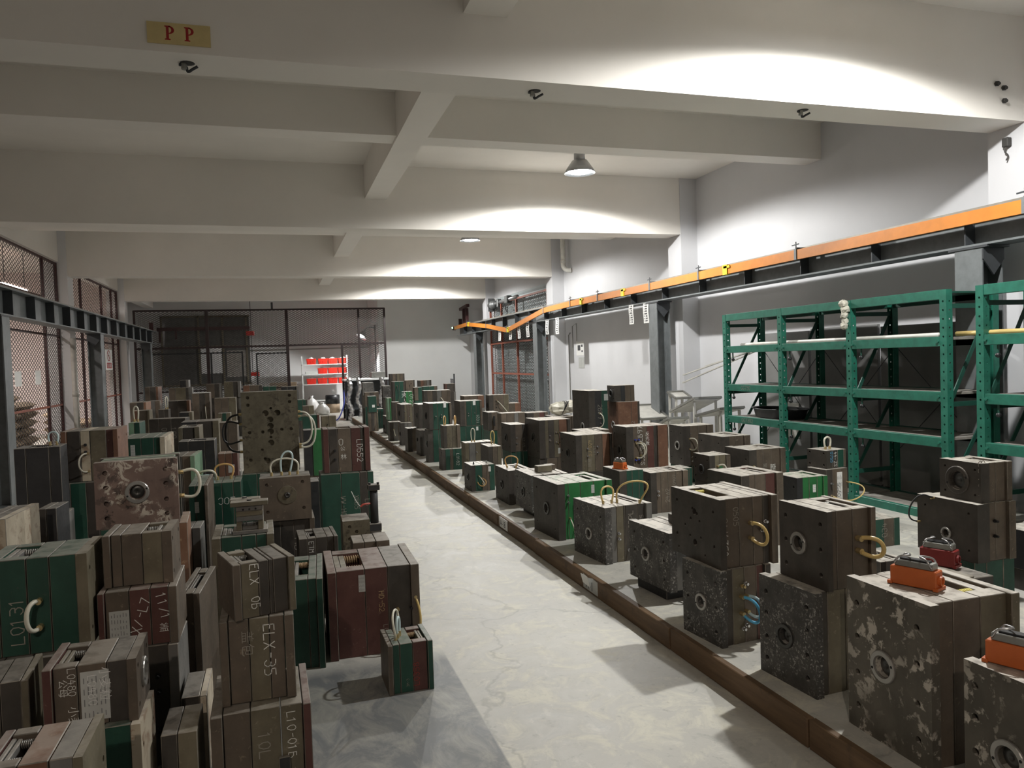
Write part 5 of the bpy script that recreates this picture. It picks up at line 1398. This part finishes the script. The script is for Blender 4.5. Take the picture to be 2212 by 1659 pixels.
# ------------------------------------------------------------------ long strips leaning out past the rack end
for (a, b_, lb) in (((5.62, 9.75, 1.34), (5.74, 7.75, 1.755), 'uppermost pale strip sticking out past the rack end'), ((5.72, 9.95, 1.22), (5.82, 7.9, 1.745), 'lowest pale strip sticking out past the rack end'), ((5.80, 9.45, 1.46), (5.90, 7.8, 1.765), 'shortest pale strip sticking out past the rack end')):
    o = obj('plastic_strip', MB().bar(a, b_, .03, .014), 'panel_pale')
    tag(o, lb, 'strip', 'pale strips sticking out of the rack')

# ------------------------------------------------------------------ tilted pale panels on stands by the wall
def stand_panel(x, y, z, rz, L, W, tilt, label, blue=False):
    t = thing('panel_stand', label, 'stand', (x, y, PZ), rz, 'tilted panels on stands by the wall')
    hz = z - PZ
    for sx in (-1, 1):
        for sy in (-1, 1):
            hh = hz + sx * math.sin(tilt) * L * .38
            obj('leg', MB().box(sx * L * .38 - .015, sy * W * .4 - .015, 0, sx * L * .38 + .015, sy * W * .4 + .015, hh - .01), 'panel_pale', t)
    c, s_ = math.cos(tilt), math.sin(tilt)
    mtx = Matrix.Translation((0, 0, hz)) @ Matrix.Rotation(-tilt, 4, 'Y')
    obj('panel', MB().cbox(-L / 2, -W / 2, -.008, L / 2, W / 2, .012, .003).xf(mtx), 'panel_pale', t)
    fr = MB()
    for a, b_ in (((-L / 2, -W / 2), (L / 2, -W / 2)), ((L / 2, -W / 2), (L / 2, W / 2)), ((L / 2, W / 2), (-L / 2, W / 2)), ((-L / 2, W / 2), (-L / 2, -W / 2))):
        fr.bar((*a, .018), (*b_, .018), .03, .03)
    obj('frame', fr.xf(mtx), 'tin', t)
    if blue: obj('blue_plate', MB().cbox(-L * .36, -W * .3, .013, L * .36, W * .34, .018, .001).xf(mtx), 'screen_blue', t)
    return t
stand_panel(5.78, 11.25, .70, PI / 2, .62, .5, .30, 'tilted pale panel farthest of the stands by the wall')
stand_panel(6.0, 10.1, .86, PI / 2 - .12, .95, .42, -.26, 'widest tilted pale panel of the stands by the wall')
stand_panel(5.22, 11.0, .74, PI / 2 + .2, .5, .3, .24, 'small tilted panel in front of the farthest stand')
stand_panel(6.12, 10.77, .98, PI / 2, .27, .28, .34, 'steep pale panel behind the widest stand')
stand_panel(5.42, 9.75, .66, PI / 2 - .1, .46, .3, -.3, 'low tilted panel before the widest stand')
stand_panel(5.95, 9.35, .80, PI / 2 + .1, .58, .40, -.22, 'tilted panel with blue plate just left of the near rack', True)
# ------------------------------------------------------------------ plastic bag bundle on the moulds by the shutter
t = thing('plastic_bundle', 'plastic wrapped bundle with coiled hose beside the tall green and black mould', 'bundle', local('m22', .62, .55))
random.seed(11)
bm_ = MB().lathe((0, 0, .11), (1, 0, .1), [(.01, -.2), (.07, -.17), (.105, -.08), (.1, .0), (.085, .08), (.1, .15), (.06, .21), (.01, .22)], 16)
bm_.v = [(x + random.uniform(-.016, .016), y + random.uniform(-.016, .016), max(.002, z + random.uniform(-.014, .014))) for x, y, z in bm_.v]
obj('wrapping', bm_, 'bag_clear', t)
for k in range(4):
    obj('coil', MB().tube([(.0 + .02 * k + .03 * math.cos(a), .112 * math.sin(a) - .0, .115 + .105 * math.cos(a + .3 * k)) for a in [2 * PI * i / 16 for i in range(17)]], .006, 5), 'hose_black', t, True)

# ------------------------------------------------------------------ paper lists hanging from the crane rail
def hang_paper(y, z1, L, W, label, tear=False):
    t = thing('paper_list', label, 'paper list', (5.9525, y, max(z1, 2.53)), 0, 'paper lists hanging from the right crane rail')
    n = 6
    mb = MB()
    vs = []
    for i in range(n + 1):
        zz = -L * i / n
        off = .006 * math.sin(i * 1.1 + y)
        vs += [(-off, -W / 2, zz), (-off, W / 2, zz), (-off + .0015, -W / 2, zz), (-off + .0015, W / 2, zz)]
    fs = []
    for i in range(n):
        a, b_ = 4 * i, 4 * i + 4
        fs += [(a, a + 1, b_ + 1, b_), (a + 3, a + 2, b_ + 2, b_ + 3), (a, b_, b_ + 2, a + 2), (a + 1, a + 3, b_ + 3, b_ + 1)]
    mb.add(vs, fs)
    obj('sheet', mb, 'paper', t)
    pr = MB()
    for i in range(8):
        zz = -L * (.08 + .115 * i)
        off = .006 * math.sin(-zz / L * n * 1.1 + y) + .002
        a = random.uniform(.2, .5)
        pr.box(-off - .0012, -W * .35 + W * .1, zz - .012, -off, -W * .35 + W * (.1 + a), zz + .008)
        pr.box(-off - .0012, W * .22, zz - .01, -off, W * .3, zz + .006)
    obj('print', pr, 'ink', t)
for (y, z1, L, W, lb) in ((12.05, 2.50, .34, .17, 'left paper list beside the rail column near the rack'), (11.5, 2.51, .35, .19, 'creased paper list right of the rail column near the rack'),
        (16.35, 2.49, .34, .2, 'paper list just right of the column before the shutter'), (15.7, 2.52, .36, .2, 'second paper list right of the column before the shutter'),
        (20.2, 2.40, .36, .24, 'leftmost paper list hanging before the shutter'), (19.2, 2.42, .36, .24, 'second paper list from left before the shutter'), (18.45, 2.44, .36, .22, 'third paper list from left before the shutter'), (17.75, 2.46, .35, .22, 'paper list beside the column before the shutter')):
    hang_paper(y, z1, L, W, lb)
t = thing('wall_notice', 'white printed notice on the right wall between columns', 'notice', (6.648, 16.1, 1.68))
obj('sheet', MB().box(-.004, -.22, 0, -.001, .22, .32), 'paper', t)
obj('print', MB().box(-.0055, -.02, .12, -.004, .14, .24).box(-.0055, -.16, .2, -.004, -.06, .25).box(-.0055, -.16, .08, -.004, -.08, .12), 'ink', t)
o = tag(obj('wall_notice', MB().box(6.642, 15.88, 1.40, 6.648, 16.2, 1.64), 'paper_old'), 'small grey notice below the printed notice on the right wall', 'notice')
t = thing('wall_conduit', 'thin grey conduit with bracket on the right wall by the column', 'conduit', (6.63, 16.75, .12))
obj('conduit', MB().tube([(0, 0, 0), (0, 0, 2.05), (0, -.1, 2.1)], .012, 6), 'tin', t)
obj('bracket', MB().tube([(0, -.25, 1.75), (0, -.25, 2.25), (0, -.5, 2.3), (0, -.5, 1.9)], .008, 5), 'tin', t)

# ------------------------------------------------------------------ signs on the kerb and the beam
t = thing('kerb_sign', 'black and white plate marked A-18 on the brown kerb', 'sign', (2.034, 6.98, .022), 0, 'location plates on the kerb')
obj('plate', MB().box(-.004, -.13, 0, 0, .13, .098), 'paper', t)
obj('lettering', place2d(font_text('A-18', .088, .004)[0], (-.004, .105, .017), (0, -1, 0), (0, 0, 1), (-1, 0, 0)), 'ink', t)
t = thing('kerb_sign', 'torn black and white plate with curled paper on the brown kerb', 'sign', (2.034, 4.86, .015), 0, 'location plates on the kerb')
obj('plate', MB().prism([(-.13, .0), (.12, .0), (.12, .095), (.03, .1), (-.05, .085), (-.13, .098)], (0, 0, 0), (0, -1, 0), (0, 0, 1), (-.004, 0, 0)), 'paper_old', t)
obj('lettering', place2d(font_text('A-1', .085, .004)[0], (-.004, .08, .012), (0, -1, 0), (0, 0, 1), (-1, 0, 0)), 'ink', t)
obj('torn_paper', MB().prism([(-.05, .02), (.03, .0), (.05, .085), (-.035, .09)], (-.02, .01, .035), (.15, -1, 0), (-.35, 0, 1), (-.001, 0, 0)), 'paper', t)
t = thing('beam_sign', 'yellowed board with red letters P P on the nearest ceiling beam', 'sign', (-.475, 5.058, 3.625))
obj('board', MB().box(-.178, -.012, 0, .178, 0, .125), 'sign_yellow', t)
for k, dx in enumerate((-.08, .03)):
    lt = MB()
    # serif capital P from its strokes
    s_ = .084
    lt.prism([(0, 0), (.38, 0), (.38, .07), (.28, .09), (.28, .91), (.38, .93), (.38, 1), (0, 1), (0, .93), (.1, .91), (.1, .09), (0, .07)], (dx, -.012, .022), (s_, 0, 0), (0, 0, s_), (0, -.001, 0))
    arc = [(.28 + .36 * math.sin(a), .71 + .29 * math.cos(a)) for a in [PI * i / 12 for i in range(13)]]
    arc2 = [(.28 + .17 * math.sin(a), .71 + .21 * math.cos(a)) for a in [PI * i / 12 for i in range(13)]]
    for (a, b_, c, e) in zip(arc[:-1], arc[1:], arc2[1:], arc2[:-1]): lt.prism([a, b_, c, e], (dx, -.012, .022), (s_, 0, 0), (0, 0, s_), (0, -.001, 0))
    obj('letter', lt, 'ink_red', t)
for (x, y, z, lb) in ((-.45, 5.22, 3.58, 'sooty hook stub under the nearest beam below the P P sign'), (1.87, 5.24, 3.58, 'sooty hook stub under the middle of the nearest beam'), (4.15, 5.21, 3.58, 'sooty hook stub under the right part of the nearest beam')):
    t = thing('ceiling_hook', lb, 'hook', (x, y, z), 0, 'hook stubs under the nearest beam')
    obj('mount', MB().lathe((0, 0, 0), (0, 0, -1), [(0, .004), (.03, .004), (.045, .0)], 14), 'wall_stub', t)
    obj('hook', MB().tube(spline([(-.05, 0, -.012), (-.01, 0, -.02), (.0, .01, -.05), (.03, .0, -.035), (.06, -.01, -.02)], 4), .009, 6), 'steel_dark', t)
    obj('cap_nut', MB().cyl((-.02, 0, -.004), (-.02, 0, -.04), .018, 8), 'tin', t)
for (x, z, lb) in ((6.02, 3.88, 'left anchor bolt on the nearest beam by the right wall'), (6.10, 3.85, 'upper anchor bolt pair on the nearest beam by the right wall'), (6.10, 3.74, 'lower anchor bolt on the nearest beam by the right wall')):
    o = obj('anchor_bolt', MB().cyl((0, 0, 0), (0, -.05, 0), .014, 8).cyl((0, -.008, 0), (0, -.02, 0), .024, 6), 'wall_stub', None, False, (x, 5.06, z), (.3, .0, -.4))
    tag(o, lb, 'bolt', 'anchor bolts on the nearest beam')

t = thing('cable_clamp', 'dark cable clamp with loose tail under the nearest beam by the right wall', 'clamp', (6.345, 5.22, 3.42))
obj('clamp_body', MB().cbox(-.05, -.03, -.02, .004, .03, .06, .006), 'wall_stub', t)
obj('cable_tail', MB().tube(spline([(-.03, 0, -.02), (-.035, .01, -.06), (-.02, -.01, -.1), (-.03, 0, -.14)], 4), .007, 5), 'wall_stub', t)

# ------------------------------------------------------------------ left side: sacks, notices, no smoking sign
def sack(x, y, z, L, W, Hh, rz, label):
    random.seed(int(x * 100 + y * 37 + z * 91))
    mb = MB()
    nx, ny = 7, 5
    for sgn in (1, -1):
        vs = []
        for i in range(nx + 1):
            for j in range(ny + 1):
                u, v = i / nx * 2 - 1, j / ny * 2 - 1
                e = (1 - abs(u) ** 4) * (1 - abs(v) ** 4)
                vs.append((u * L / 2, v * W / 2, Hh / 2 + sgn * Hh / 2 * (e ** .3) + random.uniform(-.008, .008) * e))
        fs = [(i * (ny + 1) + j, (i + 1) * (ny + 1) + j, (i + 1) * (ny + 1) + j + 1, i * (ny + 1) + j + 1) for i in range(nx) for j in range(ny)]
        mb.add(vs, fs if sgn > 0 else [f[::-1] for f in fs])
    o = obj('sack', mb, 'sack', None, True, (x, y, z), (0, 0, rz))
    return tag(o, label, 'sack', 'brown paper sacks piled behind the left mesh')
POS = ['left', 'middle', 'right']
LVN = ['lowest', 'second', 'third', 'fourth', 'fifth', 'sixth', 'seventh', 'eighth']
for c in range(3):
    for k in range(8 if c != 2 else 7):
        sack(-4.75 + .02 * ((k * 7) % 3), 14.35 + c * 1.02, .0 + .165 * k, .62, .92, .163, .01 * ((k * 5 + c) % 3 - 1), LVN[k] + ' sack from the floor in the ' + POS[c] + ' pile behind the left mesh')
for k in range(5): sack(-4.7, 19.6, .165 * k, .6, .9, .165, .04 * (k % 2), LVN[k] + ' sack from the floor in the pile beyond the white column')
for k in range(3): sack(-4.75, 21.6, .17 * k, .6, .95, .17, -.04 * (k % 2), LVN[k] + ' sack from the floor in the low pile behind the no smoking sign')
for (y, z, lb) in ((14.35, 1.47, 'left white notice sheet hung on the left mesh'), (15.45, 1.48, 'right white notice sheet hung on the left mesh')):
    o = tag(obj('notice_sheet', MB().box(-4.0485, y - .17, z, -4.042, y + .17, z + .25).box(-4.0415, y - .1, z + .06, -4.0412, y + .1, z + .09), 'paper'), lb, 'notice', 'notice sheets on the left mesh')
t = thing('no_smoking_sign', 'red and white no smoking sign on the left mesh', 'sign', (-4.042, 21.55, 1.72), 0)
obj('board', MB().box(-.0065, -.42, 0, .0, .42, .52), 'paper', t)
rgm = MB()
for i in range(28):
    a, b_ = 2 * PI * i / 28, 2 * PI * (i + 1) / 28
    rgm.prism([(.19 * math.cos(a), .14 * math.sin(a)), (.19 * math.cos(b_), .14 * math.sin(b_)), (.155 * math.cos(b_), .115 * math.sin(b_)), (.155 * math.cos(a), .115 * math.sin(a))], (0, 0, .36), (0, 1, 0), (0, 0, 1), (.002, 0, 0))
rgm.prism([(-.14, .08), (-.11, .1), (.14, -.08), (.11, -.1)], (0, 0, .36), (0, 1, 0), (0, 0, 1), (.002, 0, 0))
obj('red_ring', rgm, 'ink_red', t)
obj('cigarette', MB().prism([(-.09, -.02), (.07, -.02), (.07, .0), (-.09, .0)], (0, 0, .37), (0, 1, 0), (0, 0, 1), (.0015, 0, 0)), 'ink', t)
bd = obj('red_band', MB().box(0, -.26, .04, .002, .30, .18), 'ink_red', t)
obj('lettering', place2d(font_text('禁止吸烟', .115, .0)[0], (.002, -.22, .07), (0, 1, 0), (0, 0, 1), (1, 0, 0)), 'paper', bd)
t = thing('white_pipe', 'white drain pipe standing beside the left column', 'pipe', (-3.78, 16.86, 0))
obj('pipe', MB().cyl((0, 0, 0), (0, 0, 2.35), .055, 12), 'pipe_white', t, True)
obj('collar', MB().cyl((0, 0, 1.2), (0, 0, 1.3), .063, 12), 'pipe_white', t, True)
# steel shelf frame and lamp tube in the left annex
t = thing('wall_beam', 'dark red beam seen through the left mesh', 'beam', (-5.35, 18.2, 3.42))
obj('beam', MB().box(-.06, -3.2, -.1, .06, 3.0, .14), 'rd', t)
def tube_lamp(y, watt, label):
    t = thing('tube_lamp', label, 'lamp', (-5.55, y, 3.65), 0, 'tube lamps in the left annex')
    obj('fixture', MB().box(-.04, -.85, .02, .04, .85, .06), 'shelf_white', t)
    obj('tube', MB().cyl((0, -.85, 0), (0, .85, 0), .02, 10), 'lamp_small', t, True)
    for sy in (-.7, .7): obj('hanger', MB().cyl((0, sy, .06), (0, sy, .83), .008, 6), 'steel_dark', t)
    L = bpy.data.lights.new('annex_light', 'AREA')
    L.shape = 'RECTANGLE'
    L.size, L.size_y = .1, 1.7
    L.energy = watt
    L.color = (1, .90, .84)
    o = bpy.data.objects.new('annex_light', L)
    COL.objects.link(o)
    o.parent = t
    o.location = (0, 0, -.03)
tube_lamp(19.8, 150, 'lit tube lamp seen through the upper left mesh')
tube_lamp(12.6, 110, 'tube lamp in the left annex nearer than the sacks')  # added out of view to brighten the sacks behind the mesh

# ------------------------------------------------------------------ back room
t = thing('goose_neck_lamp', 'bright goose neck lamp glowing behind the back mesh', 'lamp', (3.2, 27.0, 0))
obj('wall_conduit', MB().cyl((.2, .1, 0), (.2, .1, 3.0), .015, 8), 'steel_dark', t)
obj('wall_bracket', MB().box(.18, .02, 2.84, .219, .18, 3.02), 'steel_dark', t)
obj('arm', MB().tube(spline([(.2, .1, 2.92), (.05, .1, 2.94), (-.1, .05, 2.9), (-.18, 0, 2.8)], 4), .012, 6), 'steel_dark', t)
hd = Vector((-.55, -.25, -.8)).normalized()
o0 = Vector((-.17, 0, 2.8))
obj('shade', MB().lathe(o0, hd, [(.03, 0), (.06, .02), (.08, .1), (.2, .24), (.205, .24), (.09, .1), (.07, .015)], 18), 'lamp_metal', t, True)
obj('bulb', MB().lathe(o0 + hd * .1, hd, [(0, 0), (.06, .02), (.1, .08), (.08, .14), (0, .16)], 14), 'lamp_small', t, True)
L = bpy.data.lights.new('back_light', 'SPOT')
L.energy = 460
L.spot_size = math.radians(150)
L.spot_blend = .3
L.shadow_soft_size = .06
L.color = (1, .99, .97)
o = bpy.data.objects.new('back_light', L)
COL.objects.link(o)
o.parent = t
o.location = o0 + hd * .25
o.rotation_euler = hd.to_track_quat('-Z', 'Y').to_euler()
# white shelf with red bins
t = thing('shelving_unit', 'white shelving unit holding red bins in the back room', 'shelf', (.9, 27.75, 0))
for px, py in ((0, 0), (1.55, 0), (0, .45), (1.55, .45)): obj('post', MB().box(px - .02, py - .02, 0, px + .02, py + .02, 2.0), 'shelf_white', t)
SH = (.42, 1.0, 1.36, 1.70)
for zz in SH: obj('shelf', MB().cbox(-.02, -.02, zz - .03, 1.57, .47, zz, .003), 'shelf_white', t)
def bin_mesh():
    mb = MB()
    a, b_ = .15, .17
    mb.add([(-.145, -.16, 0), (.145, -.16, 0), (.145, .16, 0), (-.145, .16, 0), (-.165, -.18, .2), (.165, -.18, .2), (.165, .18, .2), (-.165, .18, .2), (-.135, -.15, .02), (.135, -.15, .02), (.135, .15, .02), (-.135, .15, .02), (-.15, -.165, .2), (.15, -.165, .2), (.15, .165, .2), (-.15, .165, .2)],
           [(3, 2, 1, 0), (0, 1, 5, 4), (1, 2, 6, 5), (2, 3, 7, 6), (3, 0, 4, 7), (4, 5, 13, 12), (5, 6, 14, 13), (6, 7, 15, 14), (7, 4, 12, 15), (12, 13, 9, 8), (13, 14, 10, 9), (14, 15, 11, 10), (15, 12, 8, 11), (8, 9, 10, 11)])
    for k in range(5): mb.box(-.12 + .055 * k, -.178, .03, -.105 + .055 * k, -.165, .15)
    mb.box(-.172, -.187, .185, .172, .187, .2)
    return mesh('bin', mb, 'bin_red')
BM = bin_mesh()
fill = MB()
random.seed(5)
for lv, zz, xs in (('top', 1.70, (.32, .72, 1.06, 1.42)), ('middle', 1.36, (.70, 1.05, 1.40)), ('bottom', 1.0, (.30, .68, 1.04, 1.40))):
    for k, px in enumerate(xs):
        b0 = thing('red_bin', ('leftmost', 'second', 'third', 'rightmost')[k if len(xs) == 4 else k + 1] + ' red bin on the ' + lv + ' shelf of the back room', 'bin', (.9 + px, 27.95, zz), 0, 'red bins on the white shelving unit')
        obj('bin', BM, None, b0)
        fm = MB().lathe((0, 0, .12), (0, 0, 1), [(.13, 0), (.12, .06), (.06, .1), (.0, .11)], 9)
        fm.v = [(x + random.uniform(-.03, .03), y + random.uniform(-.03, .03), z + random.uniform(-.02, .03)) for x, y, z in fm.v]
        obj('contents', fm, 'bag_white', b0)
o = tag(obj('paper_stack', MB().cbox(1.0, 27.8, 1.361, 1.38, 28.1, 1.45, .004), 'paper_old'), 'stack of papers on the middle shelf left of the red bins', 'papers')
def bag(x, y, r, hh, label, mat='bag_white'):
    random.seed(int(x * 97 + y * 31))
    mb = MB().lathe((0, 0, 0), (0, 0, 1), [(.01, 0), (r * .9, .01), (r * 1.05, hh * .25), (r * .95, hh * .5), (r * .6, hh * .78), (r * .22, hh * .92), (r * .3, hh), (.01, hh * 1.01)], 14)
    mb.v = [(x_ + random.uniform(-.05, .05) * r * 2, y_ + random.uniform(-.05, .05) * r * 2, max(0, z_ + random.uniform(-.03, .03))) for x_, y_, z_ in mb.v]
    tag(obj('plastic_bag', mb, mat, None, True, (x, y, 0)), label, 'bag', 'white plastic bags on the back room floor')
bag(1.12, 26.6, .24, .62, 'tall white plastic bag left of the drum in the back room')
bag(1.45, 26.2, .22, .40, 'round white plastic bag in front of the drum')
bag(2.36, 26.8, .2, .62, 'white plastic bag right of the drum')
t = thing('fibre_drum', 'brown drum with dark upper half in the back room', 'drum', (1.85, 27.1, 0))
obj('lower_body', MB().cyl((0, 0, .0), (0, 0, .32), .24, 20), 'sack', t, True)
obj('upper_body', MB().cyl((0, 0, .32), (0, 0, .6), .245, 20), 'plastic_black', t, True)
obj('lid', MB().cyl((0, 0, .6), (0, 0, .62), .235, 20), 'steel_dark', t, True)
# workbench piled with foil wrapped gear at the far end of the aisle
t = thing('workbench', 'white topped workbench with steel legs at the far end of the aisle', 'workbench', (1.92, 22.95, 0))
obj('table_top', MB().cbox(0, 0, 1.16, 1.35, .9, 1.22, .01), 'table_white', t)
for px, py in ((.05, .05), (1.3, .05), (.05, .85), (1.3, .85)): obj('leg', MB().box(px - .03, py - .03, 0, px + .03, py + .03, 1.16), 'steel_dark', t)
obj('back_panel', MB().box(.08, .4, .1, 1.27, .44, 1.16), 'steel_dark', t)
obj('shelf', MB().box(.05, .05, .3, 1.3, .85, .33), 'steel_dark', t)
for k, (x, r, lb) in enumerate(((2.05, .075, 'left crumpled foil duct hanging from the workbench'), (2.32, .06, 'second crumpled foil duct hanging from the workbench'), (3.0, .07, 'right crumpled foil duct hanging from the workbench'))):
    random.seed(k + 20)
    pts = spline([(x, 22.85, 1.24), (x + .03, 22.80, .95), (x - .05, 22.82, .6), (x + .05, 22.80, .3), (x, 22.78, .03)], 5)
    rr = [r * (1 + .25 * ((i % 2) - .5)) for i in range(len(pts))]
    tag(obj('foil_duct', MB().tube(pts, rr, 10), 'foil'), lb, 'duct', 'foil ducts at the workbench')
o = tag(obj('metal_box', MB().cbox(2.75, 23.1, 1.221, 3.15, 23.6, 1.40, .01).cyl((2.85, 23.08, 1.3), (2.85, 23.1, 1.3), .03, 8), 'tin'), 'grey metal box on the far workbench', 'box')
pipe('blue_hose', [(1.9, 22.9, .9), (1.86, 22.6, .5), (1.7, 22.5, .12), (1.55, 22.7, .03), (1.45, 23.3, .02), (1.6, 24.0, .02)], .018, 'blue', 'blue hose drooping from the workbench to the floor')
# glazed dark wall unit in the back room
wn = struct('window_1', MB().box(-3.75, 29.0, 1.1, -.85, 29.03, 3.52), 'glass_dark', label='dark glazed wall opening with thin frames in the back room')
for px in (-3.75, -2.55, -1.75, -.95): obj('window_frame', MB().box(px - .03, 28.97, 1.1, px + .03, 29.0, 3.55), 'ol', wn)
for pz in (1.1, 2.45, 3.52): obj('window_frame', MB().box(-3.78, 28.97, pz - .03, -.83, 29.0, pz + .03), 'ol', wn)
obj('pane', MB().box(-2.5, 28.985, 1.5, -1.8, 28.995, 2.4), 'wall_back', wn)
obj('pane', MB().box(-1.65, 28.985, 1.35, -.98, 28.995, 2.3), 'shelf_board', wn)
tag(obj('red_beam', MB().box(-3.75, 27.9, 2.98, -.8, 28.0, 3.1).box(-3.2, 27.94, 2.7, -3.14, 27.98, 2.98).box(-3.7, 27.94, 2.6, -3.64, 27.98, 2.98), 'maroon'), 'dark red crossbeam with brackets before the glazed wall', 'beam')
t = thing('pendant_control', 'red hoist pendant control hanging behind the back mesh', 'control', (-.72, 26.5, 0))
obj('cable', MB().cyl((0, 0, 1.5), (0, 0, 4.48), .01, 6), 'hose_black', t)
obj('upper_box', MB().cbox(-.16, -.06, 2.72, .1, .06, 2.86, .01), 'bin_red', t)
obj('lower_box', MB().cbox(-.06, -.06, 1.38, .2, .06, 1.5, .01), 'bin_red', t)
tag(obj('cardboard_box', MB().cbox(-.2, 25.0, 0, .62, 25.6, 1.15, .01).box(-.2, 24.98, 1.1, .62, 25.0, 1.16), 'sack'), 'brown cardboard box beside the back partition post', 'box')
tag(obj('wall_pipe', MB().tube([(-4.2, 29.1, 2.28), (6.6, 29.1, 2.28)], .025, 6), 'tin'), 'long grey pipe along the back wall', 'pipe')
tag(obj('wall_plate', MB().box(1.0, 23.34, 3.9, 1.5, 23.36, 4.0), 'paper'), 'small white plate high on the back of the far beam', 'plate')
tag(obj('mesh_screen', wires(MB(), (5.1, 22.3, PZ), (0, 1, 0), (0, 0, 1), .5, 1.0, .06, .06, .003).box(5.08, 22.26, PZ, 5.12, 22.3, PZ + 1.15), 'steel_dark'), 'upright mesh screen against the far right wall end', 'screen')
